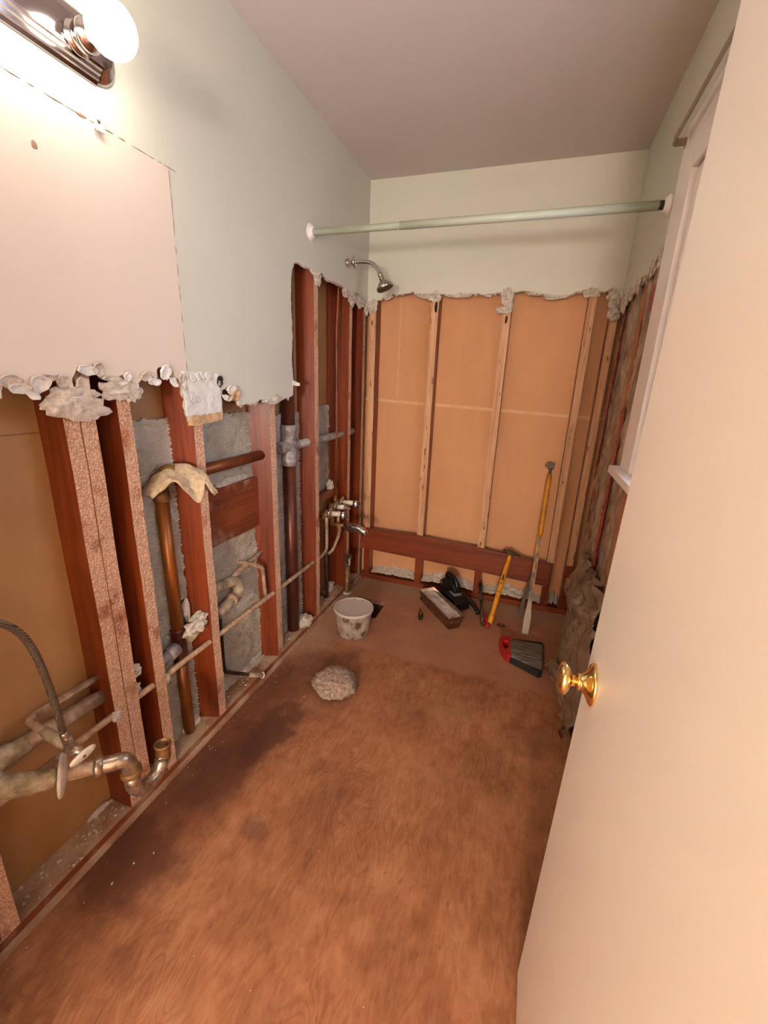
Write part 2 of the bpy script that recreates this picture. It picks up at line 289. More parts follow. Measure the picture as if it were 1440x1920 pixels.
# ------------------------------------------------------------------ mesh building
rnd = random.Random(7)
class B:
    def __init__(s): s.v = []; s.f = []; s.mi = []; s.sm = []
    def add(s, verts, faces, mi=0, smooth=False):
        o = len(s.v); s.v += [Vector(p) for p in verts]
        for f in faces: s.f.append([o + i for i in f]); s.mi.append(mi); s.sm.append(smooth)
        return o
    def box(s, a, b, mi=0, mats=None):
        x0, y0, z0 = a; x1, y1, z1 = b
        v = [(x0, y0, z0), (x1, y0, z0), (x1, y1, z0), (x0, y1, z0), (x0, y0, z1), (x1, y0, z1), (x1, y1, z1), (x0, y1, z1)]
        fs = {'-z': (0, 3, 2, 1), '+z': (4, 5, 6, 7), '-y': (0, 1, 5, 4), '+x': (1, 2, 6, 5), '+y': (2, 3, 7, 6), '-x': (3, 0, 4, 7)}
        for k, f in fs.items(): s.add([v[i] for i in f], [(0, 1, 2, 3)], (mats or {}).get(k, mi))
        return s
    def obox(s, c, ax, ay, az, mi=0):
        c = Vector(c); ax, ay, az = Vector(ax), Vector(ay), Vector(az)
        v = [c + i * ax + j * ay + k * az for k in (-1, 1) for j in (-1, 1) for i in (-1, 1)]
        s.add(v, [(0, 2, 3, 1), (4, 5, 7, 6), (0, 1, 5, 4), (1, 3, 7, 5), (3, 2, 6, 7), (2, 0, 4, 6)], mi); return s
    def tube(s, pts, r, seg=14, mi=0, cap=True, smooth=True):
        pts = [Vector(p) for p in pts]; n = len(pts)
        rs = r if isinstance(r, (list, tuple)) else [r] * n
        T = [(pts[min(i + 1, n - 1)] - pts[max(i - 1, 0)]).normalized() for i in range(n)]
        up = Vector((0, 0, 1)) if abs(T[0].z) < 0.9 else Vector((1, 0, 0))
        nrm = T[0].cross(up).normalized(); rings = []
        for i in range(n):
            nrm = (nrm - T[i] * nrm.dot(T[i])).normalized(); b = T[i].cross(nrm)
            rings.append([pts[i] + rs[i] * (math.cos(2 * math.pi * k / seg) * nrm + math.sin(2 * math.pi * k / seg) * b) for k in range(seg)])
        fs = []
        for i in range(n - 1):
            for k in range(seg):
                fs.append((i * seg + k, i * seg + (k + 1) % seg, (i + 1) * seg + (k + 1) % seg, (i + 1) * seg + k))
        o = s.add([p for rr in rings for p in rr], fs, mi, smooth)
        if cap:
            s.f.append([o + k for k in range(seg)][::-1]); s.mi.append(mi); s.sm.append(False)
            s.f.append([o + (n - 1) * seg + k for k in range(seg)]); s.mi.append(mi); s.sm.append(False)
        return s
    def lathe(s, prof, org, axis, seg=28, mi=0, cap=True, smooth=True):
        axis = Vector(axis).normalized(); up = Vector((0, 0, 1)) if abs(axis.z) < 0.9 else Vector((1, 0, 0))
        n = axis.cross(up).normalized(); b = axis.cross(n); org = Vector(org)
        v = []
        for r, h in prof:
            for k in range(seg):
                a = 2 * math.pi * k / seg; v.append(org + axis * h + max(r, 1e-5) * (math.cos(a) * n + math.sin(a) * b))
        fs = []
        for i in range(len(prof) - 1):
            for k in range(seg): fs.append((i * seg + k, i * seg + (k + 1) % seg, (i + 1) * seg + (k + 1) % seg, (i + 1) * seg + k))
        o = s.add(v, fs, mi, smooth)
        if cap:
            s.f.append([o + k for k in range(seg)][::-1]); s.mi.append(mi); s.sm.append(False)
            s.f.append([o + (len(prof) - 1) * seg + k for k in range(seg)]); s.mi.append(mi); s.sm.append(False)
        return s
    def grid(s, fn, nu, nv, mi=0, smooth=True, keep=None):
        v = [fn(i / nu, j / nv) for j in range(nv + 1) for i in range(nu + 1)]
        fs = []
        for j in range(nv):
            for i in range(nu):
                if keep is None or keep((i + .5) / nu, (j + .5) / nv):
                    fs.append((j * (nu + 1) + i, j * (nu + 1) + i + 1, (j + 1) * (nu + 1) + i + 1, (j + 1) * (nu + 1) + i))
        s.add(v, fs, mi, smooth); return s
    def prism(s, poly, to3, d0, d1, mi=0, mside=None):
        n = len(poly); tri = tessellate_polygon([[Vector((p[0], p[1], 0)) for p in poly]])
        v = [to3(p[0], p[1], d0) for p in poly] + [to3(p[0], p[1], d1) for p in poly]
        o = s.add(v, [], mi)
        for a, b, c in tri:
            s.f.append([o + a, o + b, o + c]); s.mi.append(mi); s.sm.append(False)
            s.f.append([o + n + c, o + n + b, o + n + a]); s.mi.append(mi); s.sm.append(False)
        for i in range(n):
            j = (i + 1) % n
            s.f.append([o + i, o + j, o + n + j, o + n + i]); s.mi.append(mi if mside is None else mside); s.sm.append(False)
        return s
    def build(s, name, mats, parent=None, bevel=0, recalc=True, solid=0, subsurf=0, weld=False):
        if not isinstance(mats, (list, tuple)): mats = [mats]
        if parent is not None:
            org = Vector(parent.get('_org', (0, 0, 0)))
        else:
            xs = [p.x for p in s.v]; ys = [p.y for p in s.v]; zs = [p.z for p in s.v]
            org = Vector(((min(xs) + max(xs)) / 2, (min(ys) + max(ys)) / 2, min(zs)))
        me = bpy.data.meshes.new(name)
        me.from_pydata([tuple(p - org) for p in s.v], [], s.f)
        for m in mats: me.materials.append(MAT[m])
        for p, mi, sm in zip(me.polygons, s.mi, s.sm): p.material_index = mi; p.use_smooth = sm
        if recalc or weld:
            bm = bmesh.new(); bm.from_mesh(me)
            if weld: bmesh.ops.remove_doubles(bm, verts=bm.verts, dist=1e-5)
            if recalc: bmesh.ops.recalc_face_normals(bm, faces=bm.faces)
            bm.to_mesh(me); bm.free()
        me.update()
        o = bpy.data.objects.new(name, me); COL.objects.link(o)
        if parent is not None: o.parent = parent
        else: o.location = org
        o['_org'] = tuple(org)
        if bevel:
            m = o.modifiers.new('bevel', 'BEVEL'); m.width = bevel; m.segments = 2; m.limit_method = 'ANGLE'; m.angle_limit = 0.6
        if solid:
            m = o.modifiers.new('solid', 'SOLIDIFY'); m.thickness = solid; m.offset = 0
        if subsurf:
            m = o.modifiers.new('sub', 'SUBSURF'); m.levels = subsurf; m.render_levels = subsurf
        return o

def thing(name, label, cat, loc, group=None):
    o = bpy.data.objects.new(name, None); COL.objects.link(o); o.location = loc; o.empty_display_size = 0.05
    o['label'] = label; o['category'] = cat; o['_org'] = tuple(loc)
    if group: o['group'] = group
    return o
def tag(o, label, cat, group=None):
    o['label'] = label; o['category'] = cat
    if group: o['group'] = group
    return o
def struct(o, label, cat=None):
    o['kind'] = 'structure'; o['label'] = label; o['category'] = cat or 'wall'; return o
def nz(p, sc=1.0): return noise.noise(Vector(p) * sc)
def arc(c, a, b, r0, r1, n=8):
    """points on a quarter bend around centre c from c+a*r to c+b*r"""
    c, a, b = Vector(c), Vector(a), Vector(b)
    return [c + a * r0 * math.cos(t) + b * r1 * math.sin(t) for t in [math.pi / 2 * k / n for k in range(n + 1)]]
def spline(pts, n=8):
    """Catmull-Rom through pts"""
    P = [Vector(p) for p in pts]; P = [2 * P[0] - P[1]] + P + [2 * P[-1] - P[-2]]; out = []
    for i in range(1, len(P) - 2):
        for k in range(n):
            t = k / n
            out.append(0.5 * ((2 * P[i]) + (P[i + 1] - P[i - 1]) * t + (2 * P[i - 1] - 5 * P[i] + 4 * P[i + 1] - P[i + 2]) * t * t + (3 * P[i] - P[i - 1] - 3 * P[i + 1] + P[i + 2]) * t ** 3))
    out.append(P[-2]); return out

# ------------------------------------------------------------------ torn wallboard helper
def resample(pts, step):
    out = []
    for a, b in zip(pts, pts[1:]):
        a, b = Vector((a[0], a[1])), Vector((b[0], b[1])); n = max(1, int((b - a).length / step))
        out += [a + (b - a) * (k / n) for k in range(n)]
    out.append(Vector((pts[-1][0], pts[-1][1]))); return out
def jag(pts, step, amp, seed):
    r = random.Random(seed); base = resample(pts, step); n = len(base); out = []; nr = []
    for i in range(n):
        d = base[min(i + 1, n - 1)] - base[max(i - 1, 0)]
        if d.length < 1e-9: d = Vector((1, 0))
        d.normalize(); q = Vector((d.y, -d.x)); nr.append(q)
        w = amp * (0.9 * noise.noise(Vector((i * step * 38, seed * 3.7, 0))) + 0.6 * noise.noise(Vector((i * step * 110, seed * 1.3, 5))) + 0.25 * r.uniform(-1, 1))
        out.append(base[i] + q * w)
    out[0], out[-1] = base[0], base[-1]
    return out, nr
def torn_board(name, fixed, tear, to3, seed, parent=None, amp=0.008, step=0.008, mats=('paint_wall', 'gypsum'), lip=0.012, flip=1):
    """board whose outline is fixed + tear; to3(u, v, depth) with depth 0 = face, G = back"""
    face, nr = jag(tear, step, amp, seed)
    b = B(); poly = [Vector(p) for p in fixed] + face
    tri = tessellate_polygon([[Vector((p[0], p[1], 0)) for p in poly]])
    o = b.add([to3(p[0], p[1], 0) for p in poly], [], 0)
    for a_, b_, c_ in tri: b.f.append([o + a_, o + b_, o + c_]); b.mi.append(0); b.sm.append(False)
    o2 = b.add([to3(p[0], p[1], G) for p in poly], [], 1)
    for a_, b_, c_ in tri: b.f.append([o2 + c_, o2 + b_, o2 + a_]); b.mi.append(1); b.sm.append(False)
    # broken gypsum core: two ragged rows between the face and the back
    rows = [[to3(p[0], p[1], 0) for p in face]]
    for k, (dep, mul) in enumerate(((0.35, 0.7), (0.65, 1.0), (1.0, 0.5))):
        row = []
        for i, p in enumerate(face):
            e = abs(noise.noise(Vector((i * step * 30, seed + k * 9.1, 2)))) * 1.6 + abs(noise.noise(Vector((i * step * 120, seed + k * 4.1, 7)))) * 0.8
            q = p + nr[i] * flip * lip * mul * e
            row.append(to3(q[0], q[1], G * dep))
        rows.append(row)
    for r0, r1 in zip(rows, rows[1:]):
        n = len(r0); o = b.add(r0 + r1, [(i, i + 1, n + i + 1, n + i) for i in range(n - 1)], 1)
    ob = b.build(name, list(mats), parent, recalc=False); return ob, face
def chunk(name, c, size, seed, mat, parent, rough=0.35, sub=3, flat=None):
    bm = bmesh.new(); bmesh.ops.create_icosphere(bm, subdivisions=sub, radius=1.0)
    c = Vector(c); s = Vector(size)
    for v in bm.verts:
        d = v.co.normalized()
        k = 1 + rough * nz(d * 2.1 + Vector((seed, seed * 1.7, 0))) * 1.4 + rough * 0.45 * nz(d * 5.3 + Vector((0, seed, seed))) + rough * 0.16 * nz(d * 11 + Vector((seed, 0, 3)))
        p = Vector((d.x * s.x, d.y * s.y, d.z * s.z)) * k
        if flat is not None and p.z < -flat: p.z = -flat
        v.co = p + c
    b = B(); bm.verts.ensure_lookup_table()
    b.add([v.co.copy() for v in bm.verts], [[v.index for v in f.verts] for f in bm.faces], 0, False)
    bm.free(); return b.build(name, mat, parent)
def flap(name, c, u, w, n, size, curl, seed, mat, parent):
    """torn paper tongue: root at c, growing along u, width along w, curling towards n"""
    c, u, w, n = Vector(c), Vector(u), Vector(w), Vector(n); L, Wd = size
    def fn(a, t):
        ang = curl * t; prof = math.sqrt(max(0.0, 1 - (0.85 * t) ** 2)) * (1 + 0.25 * nz((a * 3, t * 3, seed)))
        lat = (a - 0.5) * Wd * prof
        return c + w * lat + u * (L * math.sin(ang) / curl) + n * (L * (1 - math.cos(ang)) / curl + 0.003 * nz((a * 4, t * 4, seed + 3)))
    return B().grid(fn, 6, 6).build(name, mat, parent, solid=0.0012)

# ------------------------------------------------------------------ floor
HX0, HX1, HY0, HY1 = 0.03, 0.285, 2.19, 2.405      # cut-out for the old tub drain
FX0, FX1, FY0, FY1 = -0.12, 1.50, -2.7, 2.80
b = B()
for x0, x1, y0, y1 in ((FX0, FX1, FY0, HY0), (FX0, HX0, HY0, HY1), (HX1, FX1, HY0, HY1), (FX0, FX1, HY1, FY1)):
    b.box((x0, y0, -0.03), (x1, y1, 0), 0)
floor = struct(b.build('floor', 'plywood'), 'stained orange-brown plywood subfloor with water marks', 'floor')
b = B()
b.box((HX0 - .03, HY0 - .03, -0.26), (HX1 + .03, HY1 + .03, -0.24)); b.box((HX0 - .03, HY0 - .03, -0.26), (HX0, HY1 + .03, -0.03)); b.box((HX1, HY0 - .03, -0.26), (HX1 + .03, HY1 + .03, -0.03))
b.box((HX0, HY1, -0.26), (HX1, HY1 + .03, -0.03)); b.box((HX0, HY0 - .03, -0.26), (HX1, HY0, -0.03))
b.build('floor_cavity', 'under_floor', floor)
# ------------------------------------------------------------------ ceiling
b = B(); b.box((-0.12, -2.7, H), (1.50, 2.80, H + 0.03))
struct(b.build('ceiling', 'paint_ceiling'), 'smooth taupe-white painted ceiling', 'ceiling')

# ------------------------------------------------------------------ left wall
toL = lambda u, v, d: (-d, u, v)
tearL = [(0.20, 1.305), (0.634, 1.303), (0.640, 1.325), (0.655, 1.34), (0.680, 1.330), (0.690, 1.318), (0.70, 1.335), (0.715, 1.345), (0.74, 1.342), (0.758, 1.345), (0.775, 1.33), (0.79, 1.315),
         (0.788, 1.345), (0.812, 1.372), (0.85, 1.372), (0.870, 1.352), (0.90, 1.343), (0.93, 1.358), (0.958, 1.330), (0.972, 1.338), (0.99, 1.360), (1.005, 1.362), (1.03, 1.345), (1.035, 1.372),
         (1.06, 1.383), (1.085, 1.376), (1.105, 1.352), (1.12, 1.345), (1.135, 1.33), (1.142, 1.28), (1.150, 1.222), (1.29, 1.228), (1.295, 1.262), (1.31, 1.315), (1.33, 1.325), (1.365, 1.325), (1.40, 1.30),
         (1.402, 1.262), (1.49, 1.268), (1.53, 1.276), (1.60, 1.28), (1.655, 1.30), (1.70, 1.276), (1.778, 1.291), (1.784, 1.36), (1.776, 1.44), (1.786, 1.55), (1.779, 1.66), (1.785, 1.76), (1.795, 1.80), (1.815, 1.828), (1.855, 1.838),
         (1.92, 1.832), (1.96, 1.84), (2.02, 1.822), (2.06, 1.845), (2.13, 1.83), (2.22, 1.835), (2.30, 1.838), (2.37, 1.828), (2.42, 1.815), (2.50, 1.838), (2.58, 1.835), (2.64, 1.815), (D, 1.79)]
wl, _ = torn_board('wall_left', [(D, H), (0.20, H)], tearL, toL, 3, amp=0.006, mats=('paint_left', 'gypsum'), lip=0.014)
struct(wl, 'pale sage wall torn open to the studs along its lower half')
XB = -G - SD                                       # back of the stud cavity
def stud_left(y0, y1, z1=2.2, z0=0.04, skew=0.0, mats=('redwood_v', 'stud_residue'), x0=XB, x1=-G, parent=wl, name='stud'):
    b = B(); nz_ = 24; ring = []
    for k in range(nz_ + 1):
        z = z0 + (z1 - z0) * k / nz_; w = 0.0012 * nz((z * 5, y0 * 9, 1))
        ring.append([(x0, y0 + skew + w, z), (x1 + w, y0 + w, z), (x1 + w, y1 + w, z), (x0, y1 + skew + w, z)])
    v = [p for r in ring for p in r]; fs = []; mi = []
    for k in range(nz_):
        for j in range(4):
            b.add([v[k * 4 + j], v[k * 4 + (j + 1) % 4], v[k * 4 + 4 + (j + 1) % 4], v[k * 4 + 4 + j]], [(0, 1, 2, 3)], 1 if j == 1 else 0)
    b.add(ring[0], [(3, 2, 1, 0)]); b.add(ring[-1], [(0, 1, 2, 3)])
    return b.build(name, list(mats), parent, weld=True)
stud_left(0.402, 0.442); sA = stud_left(0.762, 0.8005); sA2 = stud_left(0.8035, 0.843, mats=('fir_orange', 'stud_residue')); sB = stud_left(0.908, 0.948)
sC = stud_left(1.176, 1.216, skew=-0.032); sD = stud_left(1.610, 1.652, skew=-0.035); sE = stud_left(2.014, 2.054, skew=-0.02); sF = stud_left(2.432, 2.474); sG = stud_left(2.645, 2.684)
# sill plate with dusty top
b = B(); b.box((XB, -0.1, 0.0), (-G, 2.686, 0.04), 0, {'+z': 1}); b.build('bottom_plate', ['redwood_y', 'plate_top'], wl)
b = B(); b.box((-G, 0.33, 0.0), (-G + 0.012, 2.686, 0.016), 0); b.build('floor_strip', ['plate_top'], wl)
# back of the next room's wallboard
b = B(); b.box((XB - 0.015, -0.1, 0), (XB, 2.80, H)); b.build('kraft_backing', 'kraft_left', wl)
# rough plaster keys pushed through from the other side
def plaster_sheet(y0, y1, z0, z1, seed, depth=0.014):
    def fn(u, v):
        y = y0 + (y1 - y0) * u; z = z0 + (z1 - z0) * v
        wv = math.sin(z * 430 + 7 * nz((y * 13, z * 9, seed)) + 4 * nz((y * 40, z * 20, seed + 1)))
        r = 0.006 * nz((y * 20, z * 32, seed)) + 0.0045 * nz((y * 75, z * 120, seed + 4)) + 0.004 * (0.55 + nz((y * 7, z * 4, seed + 6))) * wv
        if v > 0.98: z += 0.010 * nz((y * 45, 0, seed + 9))
        return (XB + depth + r, y, z)
    b = B(); nu = max(8, int((y1 - y0) / 0.0045)); nv = int((z1 - z0) / 0.0035); b.grid(fn, nu, nv)
    # ragged top lip back to the board
    b.grid(lambda u, v: (XB + 0.001 + (fn(u, 1.0)[0] - XB) * v, fn(u, 1.0)[1], fn(u, 1.0)[2]), nu, 1)
    return b.build('plaster_scratch_coat', 'scratch_coat', wl)
plaster_sheet(0.944, 1.15, 0.03, 1.225, 1); plaster_sheet(1.186, 1.58, 0.03, 1.225, 2); plaster_sheet(1.62, 2.00, 0.03, 1.2, 3, 0.008); plaster_sheet(2.035, 2.34, 0.72, 1.228, 4); plaster_sheet(2.035, 2.20, 0.03, 0.55, 5)
# blocking boards
def board(name, a, b_, mats, parent, bevel=0.0015): return B().box(a, b_).build(name, mats, parent, bevel=bevel)
b = B(); b.box((-0.096, 1.205, 0.727), (-0.072, 1.60, 0.95)); b.build('blocking', 'redwood_y', wl, bevel=0.002)
b = B(); b.box((-0.10, 2.03, 0.70), (-0.045, 2.36, 0.742)); b.build('blocking', 'redwood_y', wl, bevel=0.002)
b = B(); b.box((XB, 2.325, 0.04), (-0.085, 2.43, 2.2)); b.build('nailer', 'redwood_v', wl)
b = B(); b.box((XB, 2.474, 0.04), (-0.092, 2.645, 2.2)); b.build('nailer', 'redwood_v', wl)
chunk('plaster_lump', (-0.07, 2.10, 0.757), (0.02, 0.045, 0.022), 21, 'gypsum', wl); chunk('plaster_lump', (-0.065, 2.29, 0.765), (0.018, 0.03, 0.03), 22, 'gypsum', wl)
chunk('plaster_lump', (-0.085, 1.43, 0.962), (0.012, 0.10, 0.014), 23, 'gypsum', wl)
# unpainted patch with torn scallops between the third stud and the pipe
def patch(u, v):
    y = 1.128 + 0.172 * u; z = 1.236 + 0.135 * v
    return (0.0015 + 0.002 * nz((y * 60, z * 60, 3)), y + 0.006 * nz((0, z * 60, 5)), z + 0.008 * nz((y * 60, 0, 8)))
B().grid(patch, 26, 22).build('torn_patch', 'paper_flap', wl, solid=0.002)
b = B(); poly, _ = jag([(1.148, 1.206), (1.296, 1.216), (1.298, 1.242), (1.15, 1.236), (1.148, 1.206)], 0.008, 0.004, 44)
b.prism(poly[:-1], lambda u, v, d: (d, u, v), -0.014, 0.004); b.build('lath_remnant', 'lath_wood', wl)
for i, (y, z, r) in enumerate(((1.17, 1.352, .014), (1.195, 1.356, .012), (1.215, 1.36, .013), (1.237, 1.358, .012), (1.255, 1.36, .010), (1.165, 1.29, .016), (1.185, 1.305, .011), (1.19, 1.285, .009), (1.255, 1.285, .008))):
    b = B(); b.lathe([(r, 0.0035), (r * .8, 0.0058), (r * .45, 0.0035), (0.0005, 0.0028)], (0, y, z), (1, 0.15, 0.25), seg=12); b.build('torn_scallop', 'paper_flap', wl)
# hanging gypsum clumps over the studs
for i, (c, s) in enumerate((((-0.004, 0.765, 1.285), (0.012, 0.045, 0.030)), ((-0.004, 0.812, 1.272), (0.013, 0.05, 0.026)), ((-0.003, 0.79, 1.305), (0.012, 0.055, 0.022)), ((-0.005, 0.915, 1.318), (0.013, 0.055, 0.026)), ((-0.005, 0.948, 1.312), (0.012, 0.03, 0.024)),
                            ((-0.006, 1.64, 1.275), (0.010, 0.045, 0.018)), ((-0.006, 1.60, 1.272), (0.009, 0.05, 0.013)), ((-0.006, 1.14, 1.33), (0.010, 0.016, 0.030)),
                            ((-0.004, 2.03, 1.815), (0.012, 0.03, 0.03)), ((-0.006, 2.44, 1.80), (0.014, 0.04, 0.035)), ((-0.006, 2.56, 1.80), (0.014, 0.05, 0.03)), ((-0.004, 2.655, 1.785), (0.014, 0.02, 0.035)), ((-0.006, 2.36, 1.818), (0.012, 0.045, 0.022)))):
    chunk('gypsum_clump', c, s, 31 + i * 1.7, 'gypsum', wl, 0.42)
# scooped bites and curled paper tongues along the tear
def bite(y, z, ry, rz, seed, mat, tilt=(1, 0, -0.25)):
    ax = Vector(tilt).normalized(); e1 = Vector((0, 1, 0)); e1 = (e1 - ax * e1.dot(ax)).normalized(); e2 = ax.cross(e1); org = Vector((0.0015, y, z)); seg = 26
    rings = [(0.02, 0.0015), (0.45, 0.002), (0.78, 0.0045), (1.0, 0.0105), (1.05, 0.0095), (0.98, 0.0)]
    v = []
    for q, h in rings:
        for k in range(seg):
            an = 2 * math.pi * k / seg; w_ = 1 + 0.22 * nz((2 * math.cos(an), 2 * math.sin(an), seed)) + 0.10 * nz((6 * math.cos(an), 6 * math.sin(an), seed + 4))
            v.append(org + e1 * (q * w_ * ry * math.cos(an)) + e2 * (q * w_ * rz * math.sin(an)) + ax * (h * (0.75 + 0.5 * nz((3 * math.cos(an), 3 * math.sin(an), seed + 2)))))
    b = B(); b.add(v, [(i * seg + k, i * seg + (k + 1) % seg, (i + 1) * seg + (k + 1) % seg, (i + 1) * seg + k) for i in range(len(rings) - 1) for k in range(seg)], 0, True)
    return b.build('torn_scallop', mat, wl)
for i, (y, z, ry, rz, m) in enumerate(((0.655, 1.336, .022, .013, 'gypsum'), (0.668, 1.322, .018, .010, 'paper_flap'), (0.712, 1.332, .020, .019, 'paper_flap'), (0.730, 1.344, .016, .007, 'gypsum'), (0.762, 1.338, .014, .013, 'gypsum'), (0.806, 1.328, .016, .018, 'gypsum'), (0.826, 1.364, .024, .012, 'paper_flap'), (0.853, 1.366, .014, .016, 'gypsum'),
                                         (0.885, 1.346, .022, .007, 'gypsum'), (0.934, 1.352, .010, .011, 'paper_flap'), (0.992, 1.354, .016, .013, 'gypsum'), (1.020, 1.340, .020, .010, 'paper_flap'), (1.062, 1.366, .017, .022, 'paper_flap'), (1.122, 1.352, .009, .014, 'gypsum'), (1.292, 1.345, .012, .018, 'dark_gap'), (1.350, 1.318, .022, .016, 'paper_flap'), (1.372, 1.298, .020, .020, 'lath_wood'), (1.335, 1.288, .014, .010, 'gypsum'))):
    bite(y, z, ry, rz, i * 2.7, m)
for i, (y, z, L, wd, cu) in enumerate(((0.694, 1.325, .03, .03, 0.7), (0.785, 1.318, .022, .03, 0.9), (0.958, 1.334, .022, .02, 0.5), (1.09, 1.352, .03, .028, 0.8), (1.132, 1.32, .03, .02, 0.6), (1.318, 1.30, .022, .03, 0.9))):
    flap('torn_paper', (0.001, y, z), (0.03, 0.4 * nz((i, 2, 3)), -1), (0, 1, 0), (1, 0, 0), (L, wd), cu, i * 3.1, 'paper_flap', wl)
flap('torn_paper', (0.0, 1.775, 1.345), (0.1, 1, -0.2), (0, 0.2, 1), (1, 0, 0), (0.04, 0.02), 0.7, 70, 'paper_flap', wl)
# bead of old paint and adhesive around the missing mirror
b = B(); r9 = random.Random(5)
y = 0.60
while y < 1.15:
    L = r9.uniform(0.012, 0.05); b.tube([(0.0004, y, 1.899), (0.0008, y + L / 2, 1.8995 + r9.uniform(-.001, .001)), (0.0004, y + L, 1.899)], [0.0004, r9.uniform(.0006, .0016), 0.0004], 6); y += L + r9.uniform(0, .02)
z = 1.895
while z > 1.36:
    L = r9.uniform(0.02, 0.06); b.tube([(0.0004, 1.150, z), (0.001, 1.1505, z - L / 2), (0.0004, 1.150, z - L)], [0.0003, 0.0009, 0.0003], 6); z -= L + r9.uniform(0, .03)
o = b.build('mirror_outline', 'paint_bead', wl); o['kind'] = 'stuff'
chunk('paint_chip', (0.001, 0.905, 1.899), (0.002, 0.012, 0.003), 3, 'paint_bead', wl, 0.3, 2)
chunk('adhesive_dab', (0.0005, 0.79, 1.795), (0.001, 0.006, 0.007), 5, 'paint_bead', wl, 0.2, 2)

# ------------------------------------------------------------------ back wall
toB = lambda u, v, d: (u, D + d, v)
tearB = [(0.0, 1.79), (0.03, 1.80), (0.055, 1.835), (0.10, 1.84), (0.135, 1.862), (0.20, 1.858), (0.27, 1.868), (0.34, 1.855), (0.41, 1.862), (0.48, 1.85), (0.55, 1.858), (0.63, 1.852), (0.70, 1.848), (0.76, 1.856), (0.80, 1.85), (0.86, 1.862), (0.92, 1.858), (0.98, 1.846), (1.05, 1.838), (1.12, 1.836), (1.18, 1.85), (1.225, 1.866), (1.275, 1.85), (1.30, 1.845), (1.325, 1.862), (1.35, 1.84), (W, 1.82)]
wb, _ = torn_board('wall_back', [(W, H), (0, H)], tearB, toB, 11, amp=0.007, lip=0.014)
struct(wb, 'pale sage far wall above the rod, torn open to kraft board below')
YB = D + G
b = B(); b.box((-0.12, YB + SD, 0), (1.50, YB + SD + 0.015, H)); b.build('kraft_backing', 'kraft_back', wb)
def stud_back(x0, x1, z0=0.04, z1=2.2, mats=('redwood_v', 'back_stud_face')):
    b = B(); nk = 22; R = []
    for k in range(nk + 1):
        z = z0 + (z1 - z0) * k / nk; w = 0.0015 * nz((z * 4, x0 * 7, 4))
        R.append([(x0 + w, YB, z), (x1 + w, YB, z), (x1 + w, YB + SD, z), (x0 + w, YB + SD, z)])
    for k in range(nk):
        for j in range(4): b.add([R[k][j], R[k][(j + 1) % 4], R[k + 1][(j + 1) % 4], R[k + 1][j]], [(0, 1, 2, 3)], 1 if j == 0 and R[k][0][2] > 0.33 else 0)
    b.add(R[0], [(3, 2, 1, 0)]); b.add(R[-1], [(0, 1, 2, 3)])
    return b.build('stud', list(mats), wb, weld=True)
for x0, x1 in ((0.012, 0.050), (0.390, 0.432), (0.797, 0.839), (1.225, 1.263), (1.337, 1.375)): stud_back(x0, x1)
b = B(); b.box((-G, YB, 0), (W + G, YB + SD, 0.036)); b.build('bottom_plate', 'redwood_x', wb, bevel=0.002)
# tub ledger, slightly out of level
b = B()
P = [(-0.012, 0.237), (0.40, 0.221), (0.762, 0.206), (1.252, 0.178), (1.252, 0.336), (0.83, 0.366), (0.40, 0.388), (-0.012, 0.388)]
b.prism(P, lambda u, v, d: (u, d, v), YB - 0.015, YB); b.build('ledger_board', 'redwood_x', wb, bevel=0.002)
# loose plaster heaped on the plate
def heap(x0, x1, h, seed):
    def fn(u, v):
        x = x0 + (x1 - x0) * u; y = YB + 0.012 + (SD - 0.012) * v
        hh = h * (0.35 + 0.65 * v) * (0.55 + 0.9 * abs(nz((u * 3.1, seed, 1)))) + 0.012 * nz((x * 40, y * 40, seed)) + 0.006 * nz((x * 90, y * 90, seed))
        return (x, y + 0.006 * nz((x * 50, 0, seed)), 0.036 + max(0.002, hh * math.sin(math.pi * min(1, max(0, 0.12 + 0.8 * u))) ** 0.6))
    return B().grid(fn, 40, 12).build('plaster_rubble', 'rubble', wb)
heap(0.06, 0.39, 0.075, 1); heap(0.435, 0.80, 0.115, 2); heap(0.842, 1.222, 0.085, 3); heap(1.265, 1.335, 0.08, 4)
for i, (c, s) in enumerate((((0.03, D + .004, 1.80), (0.03, 0.012, 0.04)), ((0.41, D + .006, 1.845), (0.035, 0.012, 0.03)), ((0.36, D + .006, 1.85), (0.05, 0.010, 0.016)), ((0.81, D + .004, 1.835), (0.03, 0.013, 0.045)), ((0.825, D + .002, 1.79), (0.022, 0.013, 0.03)), ((0.80, D - .004, 1.765), (0.04, 0.012, 0.018)),
                            ((1.235, D + .006, 1.845), (0.04, 0.012, 0.022)), ((1.34, D + .004, 1.835), (0.03, 0.012, 0.035)), ((1.345, D + .005, 1.785), (0.026, 0.012, 0.035)), ((1.35, D + .005, 1.735), (0.026, 0.012, 0.03)), ((0.12, D + .006, 1.85), (0.03, 0.010, 0.018)), ((0.56, D + .008, 1.85), (0.06, 0.010, 0.014)), ((1.06, D + .008, 1.83), (0.06, 0.010, 0.013)), ((0.95, D + .008, 1.85), (0.04, 0.010, 0.012)))):
    chunk('gypsum_clump', c, s, 61 + i * 2.3, 'gypsum', wb, 0.42)
chunk('nail_hole', (0.417, YB - 0.001, 1.79), (0.009, 0.003, 0.03), 4, 'dark_gap', wb, 0.3, 2); chunk('nail_hole', (0.818, YB - 0.001, 1.72), (0.006, 0.003, 0.02), 6, 'dark_gap', wb, 0.3, 2)

